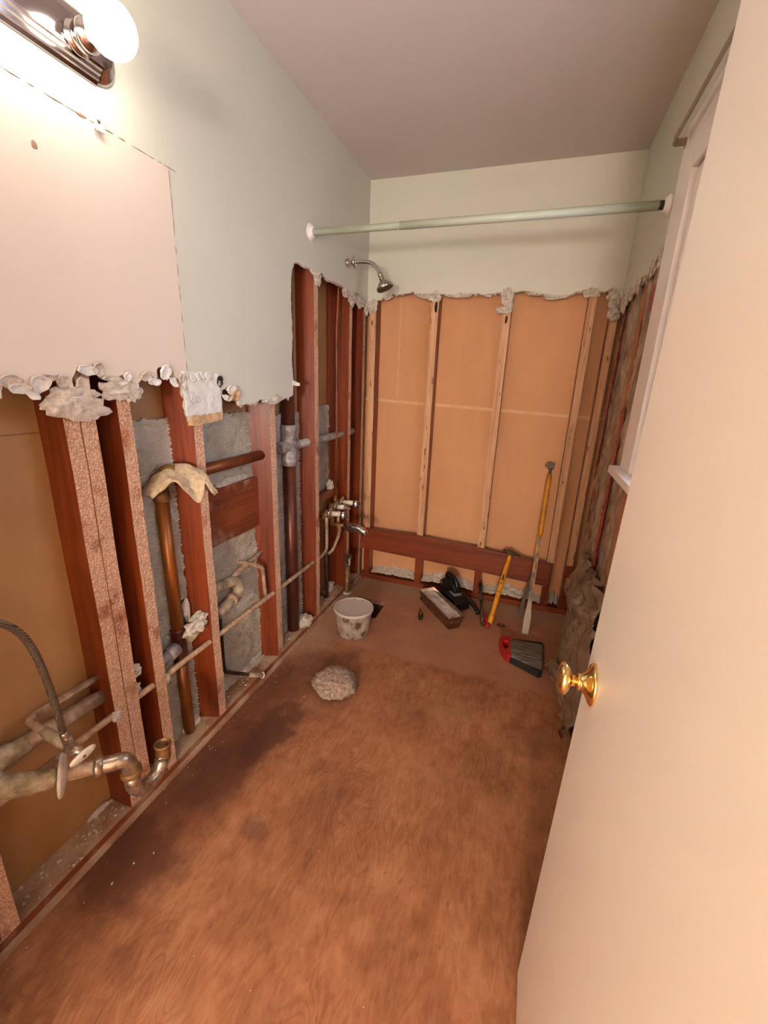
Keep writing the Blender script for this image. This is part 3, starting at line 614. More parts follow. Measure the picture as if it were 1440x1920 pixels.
# ------------------------------------------------------------------ right wall with window
toR = lambda u, v, d: (W + d, u, v)
tearR = [(D, 1.82), (2.60, 1.80), (2.50, 1.815), (2.38, 1.80), (2.27, 1.822), (2.15, 1.81), (2.05, 1.83), (1.96, 1.82), (1.90, 1.84), (1.872, 1.80), (1.880, 1.70), (1.872, 1.60), (1.885, 1.52), (1.895, 1.45), (1.882, 1.35), (1.885, 1.28), (1.87, 1.20), (1.835, 1.185), (1.83, 1.09), (1.80, 1.05), (1.55, 1.04), (1.20, 1.05), (0.95, 1.04)]
# board below the sill is gone too; keep the piece around the window and up to the ceiling
fixR = [(0.95, 0.0), (-0.1, 0.0), (-0.1, H), (D, H)]
b = B(); face, nr = jag(tearR, 0.008, 0.007, 23)
outer = [Vector(p) for p in fixR] + face
hole = [Vector(p) for p in ((WY0, WZ0), (WY0, WZ1), (WY1, WZ1), (WY1, WZ0))]
loops = [[Vector((p[0], p[1], 0)) for p in outer], [Vector((p[0], p[1], 0)) for p in hole]]
tri = tessellate_polygon(loops); allp = outer + hole
for dep, mi in ((0, 0), (G, 1)):
    o = b.add([toR(p[0], p[1], dep) for p in allp], [], mi)
    for a_, b_, c_ in tri: b.f.append([o + a_, o + b_, o + c_]); b.mi.append(mi); b.sm.append(False)
rows = [[toR(p[0], p[1], 0) for p in face]]
for k, (dep, mul) in enumerate(((0.4, 0.8), (0.7, 1.0), (1.0, 0.4))):
    rows.append([toR(p[0] - 0 + nr[i][0] * -0.012 * mul * abs(nz((i * .25, k, 3))) * 2, p[1] + nr[i][1] * -0.012 * mul * abs(nz((i * .25, k, 3))) * 2, G * dep) for i, p in enumerate(face)])
for r0, r1 in zip(rows, rows[1:]):
    n = len(r0); b.add(r0 + r1, [(i, i + 1, n + i + 1, n + i) for i in range(n - 1)], 1)
wr = struct(b.build('wall_right', ['paint_wall', 'gypsum'], None, recalc=False), 'pale exterior wall with window, torn open over plastic-covered insulation')
XR = W + G
b = B()
for y0, y1, z0, z1 in ((-0.1, WY0, 0, H), (WY1, 2.80, 0, H), (WY0, WY1, 0, WZ0), (WY0, WY1, WZ1, H)): b.box((XR + SD, y0, z0), (XR + SD + 0.02, y1, z1))
b.build('sheathing', 'exterior_board', wr)
b = B()
for a_, c_ in (((W, WY0 - .02, WZ0 - .02), (XR + SD, WY0, WZ1 + .02)), ((W, WY1, WZ0 - .02), (XR + SD, WY1 + .02, WZ1 + .02)), ((W, WY0, WZ1), (XR + SD, WY1, WZ1 + .02)), ((W, WY0, WZ0 - .02), (XR + SD, WY1, WZ0))): b.box(a_, c_)
b.build('window_jamb_liner', 'paint_trim', wr)
def stud_right(y0, y1, mats, z0=0.04, z1=2.2):
    b = B(); b.box((XR, y0, z0), (XR + SD, y1, z1), 0, {'-x': 1}); return b.build('stud', list(mats), wr, bevel=0.0015)
stud_right(2.585, 2.64, ('redwood_v', 'fir_face')); stud_right(2.15, 2.205, ('redwood_v', 'fir_orange')); stud_right(1.775, 1.815, ('redwood_v', 'fir_orange')); stud_right(1.40, 1.44, ('redwood_v', 'fir_orange'), 0.04, WZ0 - .03)
b = B(); b.box((XR, 0.9, 0), (XR + SD, 2.686, 0.036)); b.build('bottom_plate', 'redwood_y', wr, bevel=0.002)
def plastic_bay(y0, y1, z0, z1, seed, amp=0.018, name='vapour_plastic', off=0.006):
    def fn(u, v):
        y = y0 + (y1 - y0) * u; z = z0 + (z1 - z0) * v
        r = amp * (nz((y * 9, z * 3.2, seed)) + 0.6 * abs(nz((y * 22 + z * 6, z * 7, seed + 2))) * 1.6 + 0.35 * nz((y * 50, z * 22, seed + 5)))
        edge = math.sin(math.pi * u) ** 0.5
        return (XR + off - r * (0.25 + edge), y, z)
    return B().grid(fn, 30, int((z1 - z0) / 0.014)).build(name, 'vapour_plastic', wr)
plastic_bay(2.20, 2.59, 0.04, 1.83, 5); plastic_bay(1.81, 2.155, 0.04, 1.86, 9); plastic_bay(1.44, 1.78, 0.04, 1.06, 12)
def red_strip(y0, y1, z0, z1, seed):
    def fn(u, v):
        z = z0 + (z1 - z0) * v
        return (XR - 0.004 - 0.006 * abs(nz((z * 30, u * 3, seed))), y0 + (y1 - y0) * u + 0.006 * nz((z * 9, 0, seed)), z)
    return B().grid(fn, 4, 80).build('red_flange', 'red_flange', wr, solid=0.001)
red_strip(2.545, 2.585, 0.9, 1.80, 1); red_strip(2.10, 2.145, 0.45, 1.30, 2); red_strip(1.96, 2.05, 1.66, 1.82, 3); red_strip(2.09, 2.16, 0.42, 0.95, 4)
for i, (c, s) in enumerate((((W + .006, 2.30, 1.80), (0.012, 0.05, 0.03)), ((W + .006, 2.45, 1.795), (0.012, 0.06, 0.03)), ((W + .004, 2.58, 1.785), (0.013, 0.05, 0.05)), ((W + .005, 2.12, 1.805), (0.012, 0.05, 0.025)), ((W + .004, 2.02, 1.815), (0.012, 0.04, 0.03)), ((W + .004, 1.93, 1.82), (0.012, 0.04, 0.035)))):
    chunk('gypsum_clump', c, s, 91 + i * 2.9, 'gypsum', wr, 0.45)
# crumpled plastic hanging off the lower wall
def sheet_hang(pts, seed, amp, mat, name='loose_plastic'):
    """pts: rows of (x, y, z) left edge / right edge"""
    nv = len(pts) - 1
    def fn(u, v):
        k = min(int(v * nv), nv - 1); t = v * nv - k
        a = Vector(pts[k][0]).lerp(Vector(pts[k + 1][0]), t); c = Vector(pts[k][1]).lerp(Vector(pts[k + 1][1]), t)
        p = a.lerp(c, u); h = 0.0
        for k_, (dy, dz, fr, am) in enumerate(((1.0, 0.25, 5.5, 1.0), (0.9, -0.5, 8.0, 0.7), (0.5, 1.0, 6.5, 0.6), (-0.7, 1.0, 11.0, 0.35), (1.0, 0.1, 17.0, 0.25))):
            ph = (p.y * dy + p.z * dz) * fr + 1.1 * nz((p.y * 3, p.z * 3, seed + k_ * 5)) + seed * 0.37
            h += am * (abs((ph % 1.0) * 2 - 1) - 0.35)
        return p + Vector((-amp * h, amp * 0.5 * nz((p.z * 9, p.y * 9, seed + 7)), amp * 0.3 * h))
    return B().grid(fn, 56, 72, smooth=False).build(name, mat, wr, solid=0.0006)
sheet_hang([((1.390, 2.36, 0.56), (1.390, 1.70, 0.60)), ((1.345, 2.44, 0.34), (1.36, 1.70, 0.45)), ((1.345, 2.36, 0.22), (1.35, 1.68, 0.24)), ((1.36, 2.22, 0.12), (1.36, 1.66, 0.12))], 2, 0.030, 'clear_plastic')
sheet_hang([((1.37, 2.20, 0.40), (1.37, 1.62, 0.5)), ((1.33, 2.10, 0.22), (1.35, 1.60, 0.26)), ((1.31, 2.06, 0.09), (1.34, 1.58, 0.12)), ((1.27, 2.12, 0.012), (1.33, 1.56, 0.014))], 6, 0.030, 'clear_plastic')

# window in the right wall
win = B(); SX0, SX1 = W - .004, W + .034
for a_, c_ in (((SX0, WY0, WZ0), (SX1, WY0 + .065, WZ1)), ((SX0, WY1 - .065, WZ0), (SX1, WY1, WZ1)), ((SX0, WY0 + .065, WZ1 - .06), (SX1, WY1 - .065, WZ1)), ((SX0, WY0 + .065, WZ0), (SX1, WY1 - .065, WZ0 + .07)), ((SX0, WY0 + .065, 1.52), (SX1, WY1 - .065, 1.56))): win.box(a_, c_)
w1 = struct(win.build('window_1', 'paint_trim'), 'white-cased sash window in the right wall beside the tub', 'window')
for z0, z1 in ((WZ0 + .07, 1.52), (1.56, WZ1 - .06)):
    b = B(); b.box((W + .013, WY0 + .065, z0), (W + .017, WY1 - .065, z1)); b.build('pane', 'glass', w1)
CW = 0.158
b = B(); pt = 0.018
b.prism([(WY1 + .006, WZ0), (WY1 + .006 + CW, WZ0), (WY1 + .006 + CW, WZ1 + .006 + CW), (WY1 + .006, WZ1 + .006)], lambda u, v, d: (W - d, u, v), 0, pt); b.build('casing', 'paint_trim', w1, bevel=0.003)
b = B(); b.prism([(WY0 - .006, WZ0), (WY0 - .006 - CW, WZ0), (WY0 - .006 - CW, WZ1 + .006 + CW), (WY0 - .006, WZ1 + .006)], lambda u, v, d: (W - d, u, v), 0, pt); b.build('casing', 'paint_trim', w1, bevel=0.003)
b = B(); b.prism([(WY0 - .006, WZ1 + .006), (WY0 - .006 - CW, WZ1 + .006 + CW), (WY1 + .006 + CW, WZ1 + .006 + CW), (WY1 + .006, WZ1 + .006)], lambda u, v, d: (W - d, u, v), 0, pt); b.build('casing', 'paint_trim', w1, bevel=0.003)
b = B(); b.box((W - .052, WY0 - .09, WZ0 - .026), (XR + .03, WY1 + .185, WZ0)); b.build('window_stool', 'paint_trim', w1, bevel=0.007)
# flat curtain rod with a curved return
t_ = thing('curtain_rod', 'thin flat bronze curtain rod over the window beside the ceiling', 'curtain rod', (1.32, 1.4, 2.075))
b = B(); pth = [(W - .018, 1.808)] + [(1.335 - 0.012 * math.sin(a) , 1.808 - 0.012 * (1 - math.cos(a))) for a in [math.pi / 2 * k / 6 for k in range(7)]] + [(1.323, 0.97)] + [(1.335 - 0.012 * math.cos(a), 0.97 - 0.012 * math.sin(a)) for a in [math.pi / 2 * k / 6 for k in range(1, 7)]] + [(W - .018, 0.958)]
n = len(pth); b.add([(p[0], p[1], 2.086) for p in pth] + [(p[0], p[1], 2.106) for p in pth], [(i, i + 1, n + i + 1, n + i) for i in range(n - 1)], 0)
b.build('rod', 'bronze_rod', t_, solid=0.004)
for y in (1.808, 0.958):
    b = B(); b.box((W - .0195, y - .008, 2.08), (W - .018, y + .008, 2.105)); b.build('bracket', 'bronze_rod', t_)

# ------------------------------------------------------------------ front wall, doorway and hall behind the camera
b = B(); b.box((-0.02, -0.12, 0), (0.34, 0.0, H)); b.box((1.20, -0.12, 0), (1.50, 0.0, H)); b.box((0.34, -0.12, 2.06), (1.20, 0.0, H)); b.box((-0.02, 0.0, 0), (0.098, 0.322, H))
struct(b.build('wall_front', 'paint_hall'), 'painted wall around the doorway behind the viewer')
b = B(); b.box((-0.12, -2.7, 0), (-0.105, -0.1, H)); b.box((-0.12, -2.715, 0), (1.5, -2.7, H)); b.box((1.48, -2.7, 0), (1.50, -0.1, H))
struct(b.build('wall_hall', 'paint_hall'), 'plain painted hallway walls behind the doorway')

# unseen fill lamp, added behind the viewer to brighten the room; pendant-shaped
t = mk('hall_fill_glow'); t.b.inputs['Emission Color'].default_value = HALL_FILL_COLOR + (1,); t.b.inputs['Emission Strength'].default_value = HALL_FILL_STRENGTH; t.color((250, 246, 236)).rough(0.3)
t_ = thing('hall_fill_lamp', 'added unseen fill lamp, a white globe in the hallway behind the viewer', 'lamp', (1.10, -2.1, 1.10))
b = B(); b.lathe([(0.04, -0.155)] + [(0.16 * math.sin(a), -0.16 * math.cos(a)) for a in [0.3 + 2.54 * k / 16 for k in range(17)]] + [(0.04, 0.155)], (1.10, -2.1, 1.26), (0, 0, 1), 32); b.build('globe', 'hall_fill_glow', t_)
b = B(); b.tube([(1.10, -2.1, 1.41), (1.10, -2.1, H)], 0.006, 10); b.build('stem', 'brass', t_)

# ------------------------------------------------------------------ door, opened flat against the right side
LEAN = 0.0166
b = B(); dx = lambda z: 1.164 + LEAN * z
v = []
for x_off in (0.0, 0.035):
    for y_, z_ in ((0.03, 0.012), (0.788, 0.012), (0.788, 2.03), (0.03, 2.03)): v.append((dx(z_) + x_off, y_, z_))
b.add(v, [(0, 1, 2, 3), (7, 6, 5, 4), (1, 5, 6, 2), (0, 4, 5, 1), (3, 2, 6, 7), (0, 3, 7, 4)])
door = struct(b.build('door_1', 'paint_door', bevel=0.0015), 'cream painted flush door standing open on the right', 'door')
def knob(side):
    xx = dx(0.894) + (0 if side < 0 else 0.035); ax = (side, 0, 0)
    b = B(); b.lathe([(0.0002, .0), (0.035, .0), (0.0352, .003), (0.0325, .006), (0.026, .0085), (0.0185, .0135), (0.0145, .0185), (0.0128, .0215), (0.0125, .024)], (xx, 0.721, 0.894), ax, 36); ro = b.build('rosette', 'brass', door)
    b = B(); b.lathe([(0.0095, .019), (0.0095, .033), (0.0115, .0355), (0.020, .038), (0.0262, .0425), (0.0272, .047), (0.0245, .052), (0.017, .0555), (0.0002, .0575)], (xx, 0.721, 0.894), ax, 36); k = b.build('door_knob', 'brass', door); k['label'] = 'polished brass round door knob'
    b = B(); b.lathe([(0.013, .0205), (0.0142, .023), (0.013, .0255)], (xx, 0.721, 0.894), ax, 28); b.build('collar', 'brass', k)
knob(-1); knob(1)
b = B(); b.box((1.186, 0.7878, 0.865), (1.208, 0.7888, 0.922)); b.build('latch_plate', 'brass', door)

# ------------------------------------------------------------------ vanity light
t_ = thing('vanity_light', 'chrome bar vanity light with round glowing bulbs above the mirror outline', 'light', (0, 0.735, 1.974))
y0, y1, zb, zt = 0.512, 0.952, 1.974, 2.088; zc = (zb + zt) / 2
prof = [(-0.057, 0.0), (-0.057, 0.006), (-0.050, 0.010), (-0.048, 0.014), (-0.042, 0.016), (-0.040, 0.021), (-0.034, 0.023), (-0.032, 0.028), (-0.027, 0.030), (0.027, 0.030), (0.032, 0.028), (0.034, 0.023), (0.040, 0.021), (0.042, 0.016), (0.048, 0.014), (0.050, 0.010), (0.057, 0.006), (0.057, 0.0)]
b = B(); n = len(prof)
b.add([(d, y0, zc + h) for h, d in prof] + [(d, y1, zc + h) for h, d in prof], [(i, i + 1, n + i + 1, n + i) for i in range(n - 1)], 0); b.build('back_plate', 'chrome_plate', t_, recalc=True)
for yy, sg in ((y1, 1), (y0, -1)):
    b = B(); b.lathe([(0.052, 0.0), (0.053, 0.006), (0.049, 0.0095), (0.046, 0.0135), (0.041, 0.0155), (0.038, 0.0205), (0.033, 0.0225), (0.030, 0.0275), (0.026, 0.0292), (0.0002, 0.0295)], (0, yy, zc), (1, 0, 0), 48); b.build('end_cap', 'chrome_plate', t_)
for yy in (0.898, 0.735, 0.572):
    b = B(); b.lathe([(0.030, 0.026), (0.030, 0.032), (0.025, 0.034), (0.0235, 0.048), (0.0285, 0.052), (0.0285, 0.060), (0.021, 0.066), (0.017, 0.076)], (0, yy, 2.022), (1, 0, 0), 32); sk = b.build('socket', 'chrome', t_)
    b = B(); R = 0.047; pr = [(0.014, 0.070)] + [(R * math.sin(a), 0.122 - R * math.cos(a)) for a in [0.36 + (math.pi - 0.36) * k / 18 for k in range(19)]]
    b.lathe(pr, (0, yy, 2.022), (1, 0, 0), 36); bo = b.build('bulb', 'bulb_glow', t_); bo['label'] = 'round frosted globe bulb, glowing white'
# mirror clip left on the wall
t_ = thing('mirror_clip', 'small ivory plastic mirror clip screwed at the outline edge', 'clip', (0, 0.942, 1.89))
b = B(); b.box((0, 0.934, 1.888), (0.006, 0.952, 1.912)); b.box((0.006, 0.934, 1.884), (0.012, 0.952, 1.896)); b.build('clip_body', 'plastic_ivory', t_, bevel=0.003)
b = B(); b.lathe([(0.004, 0.006), (0.003, 0.0085), (0.0002, 0.009)], (0, 0.943, 1.904), (1, 0, 0), 14); b.build('screw', 'tool_steel', t_)

# ------------------------------------------------------------------ shower rod and shower head
t_ = thing('shower_rod', 'pale green shower curtain rod spanning the alcove between two walls', 'rod', (W / 2, 1.955, 1.96))
b = B(); b.tube([(0.014, 1.957, 1.978), (W * .8, 1.955, 1.979)], 0.0138, 20); b.build('tube', 'rod_paint', t_)
b = B(); b.tube([(W * .3, 1.9562, 1.9783), (W - 0.034, 1.9553, 1.9798)], 0.0152, 20); b.build('outer_tube', 'rod_paint', t_)
b = B(); b.tube([(W - 0.038, 1.955, 1.98), (W - .012, 1.955, 1.98)], 0.0142, 20); b.build('rubber_sleeve', 'grip_dark', t_)
for xx, sg in ((0, 1), (W, -1)):
    b = B(); b.lathe([(0.034, 0), (0.034, 0.005), (0.029, 0.009), (0.024, 0.011), (0.022, 0.017), (0.016, 0.019)], (xx, 1.955, 1.979), (sg, 0, 0), 32); b.build('flange', 'paint_trim', t_)
t_ = thing('shower_fixture', 'chrome shower head on a bent arm above the torn wall', 'shower head', (0, 2.36, 1.955))
b = B(); b.lathe([(0.018, 0.0), (0.018, 0.010), (0.014, 0.014), (0.0105, 0.018)], (0.0, 2.352, 1.955), (1, 0, 0), 24); b.build('wall_nipple', 'old_chrome', t_)
b = B(); b.lathe([(0.012, 0.030), (0.014, 0.036), (0.029, 0.044), (0.031, 0.048), (0.026, 0.052), (0.012, 0.056)][::-1], (0.0, 2.353, 1.955), (1, 0, 0), 28); b.build('escutcheon', 'chrome', t_)
b = B(); pp = spline([(0.0, 2.352, 1.955), (0.06, 2.355, 1.957), (0.11, 2.357, 1.955), (0.145, 2.358, 1.945), (0.172, 2.36, 1.918), (0.184, 2.36, 1.896)], 6); b.tube(pp, 0.0098, 16); b.build('arm', 'chrome', t_)
ax = Vector((0.42, 0.05, -0.90)).normalized()
b = B(); b.lathe([(0.0115, 0), (0.013, 0.004), (0.013, 0.014), (0.011, 0.018), (0.014, 0.024), (0.014, 0.030), (0.010, 0.036)], Vector((0.182, 2.36, 1.902)), ax, 24); b.build('swivel_nut', 'old_chrome', t_)
b = B(); b.lathe([(0.010, 0.030), (0.015, 0.036), (0.030, 0.052), (0.043, 0.064), (0.0455, 0.070), (0.0455, 0.078), (0.042, 0.082)], Vector((0.182, 2.36, 1.902)), ax, 36); hd = b.build('head', 'chrome', t_)
b = B(); b.lathe([(0.0425, 0.0815), (0.040, 0.0835), (0.022, 0.084), (0.020, 0.086), (0.0002, 0.0865)], Vector((0.182, 2.36, 1.902)), ax, 36); b.build('spray_face', 'grip_dark', hd)

# ------------------------------------------------------------------ plumbing in the left wall
# vent stack with cross fitting
t_ = thing('vent_stack', 'thick dark copper vent stack rising beside the fourth stud', 'pipe', (-0.074, 1.852, 0.0))
b = B(); b.tube([(-0.074, 1.852, 0.0), (-0.074, 1.852, 1.0)], 0.0335, 28); b.tube([(-0.074, 1.852, 1.11), (-0.074, 1.852, 2.2)], 0.033, 28); b.build('stack_pipe', 'copper_dark', t_)
b = B(); b.lathe([(0.0355, 0.955), (0.040, 0.957), (0.040, 0.985), (0.038, 0.99), (0.038, 1.12), (0.041, 1.125), (0.041, 1.15), (0.036, 1.152)], (-0.074, 1.852, 0), (0, 0, 1), 32)
for sg in (-1, 1): b.lathe([(0.030, 0.0), (0.030, 0.055), (0.027, 0.06), (0.027, 0.085), (0.0215, 0.087)], (-0.074, 1.852, 1.05), (0, sg, 0), 24)
b.build('cross_fitting', 'fitting_grey', t_)
# horizontal vent branches
b = B(); b.tube([(-0.06, 1.15, 1.037), (-0.06, 1.63, 1.043)], 0.021, 20)
tag(b.build('vent_branch_pipe', 'copper_brown'), 'brown copper pipe crossing the wall between third and fourth studs', 'pipe')
b = B(); b.tube([(-0.06, 1.92, 1.052), (-0.06, 2.44, 1.052), (-0.06, 2.60, 1.056)], 0.0205, 20)
tag(b.build('vent_branch_pipe', 'fitting_grey'), 'grey mortar-smeared pipe running behind the shower riser', 'pipe')
# drain riser stuffed with a rag
t_ = thing('drain_riser', 'amber copper drain pipe standing between second and third studs', 'pipe', (-0.07, 1.07, 0.0))
b = B(); b.tube([(-0.076, 1.076, 0.0), (-0.076, 1.076, 0.40)], 0.0205, 24); b.tube([(-0.076, 1.076, 0.46), (-0.076, 1.072, 0.98)], 0.0215, 24); b.build('riser_pipe', 'copper_amber', t_)
b = B(); b.lathe([(0.0225, 0.965), (0.0262, 0.967), (0.0262, 0.998), (0.0225, 1.0), (0.024, 1.02), (0.024, 1.03)], (-0.076, 1.072, 0), (0, 0, 1), 24)
b.tube(spline([(-0.076, 1.072, 1.02), (-0.066, 1.072, 1.045), (-0.055, 1.085, 1.062), (-0.035, 1.10, 1.062)], 5), [0.024] * 15 + [0.026], 20)
b.build('top_elbow', 'dull_brass', t_)
b = B(); b.lathe([(0.0215, 0.345), (0.0255, 0.347), (0.0255, 0.375), (0.0235, 0.38), (0.0235, 0.455), (0.0265, 0.46), (0.0265, 0.488), (0.0285, 0.490), (0.0265, 0.493), (0.022, 0.495)], (-0.076, 1.076, 0), (0, 0, 1), 26)
b.tube(spline([(-0.076, 1.076, 0.43), (-0.062, 1.055, 0.442), (-0.048, 1.025, 0.442), (-0.046, 0.985, 0.436)], 5), [0.020] * 16, 18)
b.build('tee_fitting', 'copper_dark', t_)
b = B(); b.tube([(-0.048, 1.035, 0.443), (-0.046, 0.995, 0.438)], 0.0235, 20); b.tube([(-0.046, 0.998, 0.438), (-0.046, 0.93, 0.432)], 0.0215, 20); b.build('side_hub', 'fitting_grey', t_)
b = B(); b.tube([(-0.06, 1.09, 0.44), (-0.055, 1.16, 0.465)], 0.022, 18); b.build('side_branch', 'pipe_crusty', t_)
chunk('mortar_blob', (-0.035, 1.118, 0.487), (0.026, 0.05, 0.024), 5, 'rubble', t_, 0.4); chunk('mortar_blob', (-0.045, 1.145, 0.505), (0.024, 0.03, 0.02), 8, 'rubble', t_, 0.4); chunk('mortar_blob', (-0.08, 1.128, 0.54), (0.010, 0.016, 0.045), 11, 'rubble', t_, 0.35)
# rag draped over the elbow
RG = spline([(-0.062, 0.992, 1.004), (-0.058, 1.022, 1.036), (-0.052, 1.052, 1.064), (-0.040, 1.092, 1.084), (-0.022, 1.135, 1.084), (-0.004, 1.170, 1.058), (0.006, 1.188, 1.022), (0.008, 1.196, 0.985)], 8)
RH = spline([(-0.050, 0.990, 0.996), (-0.020, 1.018, 1.026), (0.000, 1.040, 1.044), (0.014, 1.072, 1.006), (0.020, 1.112, 0.966), (0.020, 1.132, 0.985), (0.022, 1.140, 1.030), (0.026, 1.160, 0.990), (0.022, 1.190, 0.968)], 8)
def at(P, u):
    k = u * (len(P) - 1); i = min(int(k), len(P) - 2); return P[i].lerp(P[i + 1], k - i)
def ragf(u, w_):
    v = w_ * 1.6 - 0.6; r = at(RG, u)
    if v < 0: p = r + Vector((v * 0.055, 0, -0.05 * v * v + 0.012 * v))
    else: p = r.lerp(at(RH, u), v) + Vector((0.026 * math.sin(math.pi * 0.8 * v), 0, 0.004 * math.sin(math.pi * v)))
    f = abs(v) ** 0.8
    return p + Vector((0.006 * f * math.sin(u * 21 + 2.0 * v) + 0.006 * nz((u * 6, v * 3, 4)) + 0.003 * nz((u * 16, v * 9, 7)), 0.004 * nz((u * 7, v * 5, 9)), 0.005 * nz((u * 8, v * 4, 2)) + 0.003 * f * math.sin(u * 34)))
o = B().grid(ragf, 64, 34).build('rag', 'rag_cloth', None, solid=0.003, subsurf=1)
tag(o, 'crumpled tan cloth rag stuffed into the open drain elbow', 'rag')
# long cold supply through every stud, with the risers to the tub valve
b = B(); b.tube([(-0.030, 0.30, 0.394), (-0.030, 2.10, 0.383)] + spline([(-0.030, 2.12, 0.384), (-0.034, 2.175, 0.395), (-0.042, 2.20, 0.44), (-0.045, 2.205, 0.60)], 6), 0.0098, 14)
tag(b.build('water_supply_pipe', 'pipe_dusty'), 'long thin dusty water pipe running through all the left wall studs', 'pipe')
b = B(); b.tube(spline([(-0.05, 2.235, 0.345), (-0.03, 2.26, 0.37), (-0.01, 2.29, 0.44), (-0.02, 2.34, 0.475), (-0.035, 2.345, 0.50), (-0.035, 2.35, 0.60)], 6), 0.0098, 14)
tag(b.build('water_supply_pipe', 'pipe_dusty'), 'bent dusty water pipe climbing below the tub spout', 'pipe')
b = B(); b.tube([(-0.065, 2.245, 0.0), (-0.065, 2.238, 0.50)], 0.013, 14)
tag(b.build('iron_riser', 'iron_dark'), 'dark vertical pipe behind the tub valve, down to the plate', 'pipe')
# lavatory bay: hot pipe with stop valve and hose, drain and trap
t_ = thing('hot_stub_pipe', 'thin dusty pipe bent out to the shutoff valve at lower left', 'pipe', (-0.05, 0.57, 0.52))
b = B(); b.tube([(-0.062, 0.772, 0.517), (-0.062, 0.595, 0.527)] + arc((-0.042, 0.595, 0.527), (-1, 0, 0), (0, -1, 0), 0.020, 0.022, 6) + [(0.0, 0.572, 0.521), (0.040, 0.571, 0.514)], 0.0088, 14); b.build('pipe', 'pipe_dusty', t_)
b = B(); b.tube([(0.005, 0.572, 0.521), (0.018, 0.571, 0.518), (0.070, 0.570, 0.509), (0.078, 0.570, 0.507)], [0.0118, 0.0125, 0.0125, 0.010], 16); b.build('sleeve', 'pipe_crusty', t_)
t_ = thing('shutoff_valve', 'small chrome shutoff valve with white oval handle at lower left', 'valve', (0.10, 0.568, 0.49))
b = B(); b.lathe([(0.011, 0.072), (0.0135, 0.076), (0.0135, 0.092), (0.011, 0.096), (0.012, 0.108), (0.008, 0.112), (0.006, 0.124)], (0.0, 0.569, 0.505), (1, 0.06, -0.1), 20); b.build('valve_body', 'old_chrome', t_)
b = B(); b.lathe([(0.008, 0.0), (0.008, 0.018), (0.0115, 0.020), (0.0115, 0.036), (0.008, 0.038)], (0.094, 0.568, 0.505), (0.02, -0.12, 1), 6, smooth=False); b.build('outlet_nut', 'old_chrome', t_)
hc = Vector((0.122, 0.574, 0.490)); ha = Vector((0.97, -0.05, -0.22)).normalized(); hu = Vector((0.0, 1.0, 0.12)); hu = (hu - ha * hu.dot(ha)).normalized(); hv = ha.cross(hu)
b = B(); ring = [(1.0, -0.002), (1.04, 0.0), (1.0, 0.003), (0.7, 0.0045), (0.001, 0.005)]; seg = 28; vv = [hc + hu * (0.030 * s_ * math.cos(2 * math.pi * k / seg)) + hv * (0.0145 * s_ * math.sin(2 * math.pi * k / seg)) + ha * h_ for s_, h_ in [(0.001, -0.002)] + ring for k in range(seg)]
b.add(vv, [(i * seg + k, i * seg + (k + 1) % seg, (i + 1) * seg + (k + 1) % seg, (i + 1) * seg + k) for i in range(len(ring)) for k in range(seg)], 0, True); hd = b.build('handle', 'white_enamel', t_)
b = B(); b.lathe([(0.0035, 0.004), (0.0035, 0.0065), (0.0002, 0.007)], hc, ha, 12); b.build('screw', 'tool_steel', hd)
t_ = thing('braided_hose', 'braided steel supply hose curving up from the shutoff valve', 'hose', (0.095, 0.56, 0.54))
b = B(); b.lathe([(0.0095, 0.0), (0.0095, 0.018), (0.0075, 0.022)], (0.0945, 0.5635, 0.540), (0.02, -0.16, 1), 16); b.build('ferrule', 'old_chrome', t_)
b = B(); b.tube(spline([(0.095, 0.560, 0.558), (0.098, 0.556, 0.61), (0.10, 0.552, 0.662), (0.10, 0.545, 0.74), (0.10, 0.533, 0.81), (0.10, 0.51, 0.865), (0.10, 0.47, 0.90), (0.10, 0.41, 0.905), (0.10, 0.36, 0.86)], 8), 0.0075, 14); b.build('hose', 'braid', t_)
# lavatory drain
t_ = thing('sink_drain_pipe', 'thick dusty drain pipe curving out of the open left bay', 'pipe', (-0.06, 0.6, 0.42))
b = B(); b.tube([(-0.062, 0.775, 0.452), (-0.062, 0.60, 0.466), (-0.062, 0.555, 0.468)], 0.0205, 22); b.build('pipe', 'pipe_dusty', t_)
b = B(); pe = spline([(-0.062, 0.562, 0.468), (-0.064, 0.515, 0.470), (-0.058, 0.482, 0.468), (-0.035, 0.470, 0.452), (-0.008, 0.494, 0.430), (0.018, 0.530, 0.415), (0.036, 0.556, 0.408)], 6)
b.tube(pe, [0.0215] * 4 + [0.027] * 16 + [0.0265] * 10 + [0.0235] * (len(pe) - 30), 22); b.build('elbow', 'pipe_crusty', t_)
t_ = thing('sink_trap', 'chrome sink trap with open upright end near the sill plate', 'trap', (0.12, 0.70, 0.23))
A0, A1 = Vector((0.025, 0.548, 0.408)), Vector((0.122, 0.652, 0.392)); ad = (A1 - A0).normalized()
b = B(); b.tube([A0, A0.lerp(A1, 0.9)], 0.0175, 22); b.build('trap_arm', 'pipe_dusty', t_)
b = B(); b.lathe([(0.018, -0.004), (0.050, 0.0), (0.052, 0.003), (0.048, 0.008), (0.030, 0.010), (0.019, 0.014)], A0 + ad * 0.022, ad, 36); b.build('escutcheon', 'white_enamel', t_)
b = B(); b.lathe([(0.0185, 0.0), (0.0245, 0.002), (0.0255, 0.008), (0.0245, 0.018), (0.0215, 0.021), (0.0185, 0.022)], A0 + ad * 0.090, ad, 24); b.build('slip_nut', 'old_chrome', t_)
b = B(); e0 = A0 + ad * 0.105
b.tube(spline([e0, A1 - ad * 0.012, A1 + Vector((0.006, 0.010, -0.004)), A1 + Vector((0.010, 0.020, -0.022)), A1 + Vector((0.011, 0.022, -0.045))], 6), 0.0205, 22); b.build('elbow', 'old_chrome', t_)
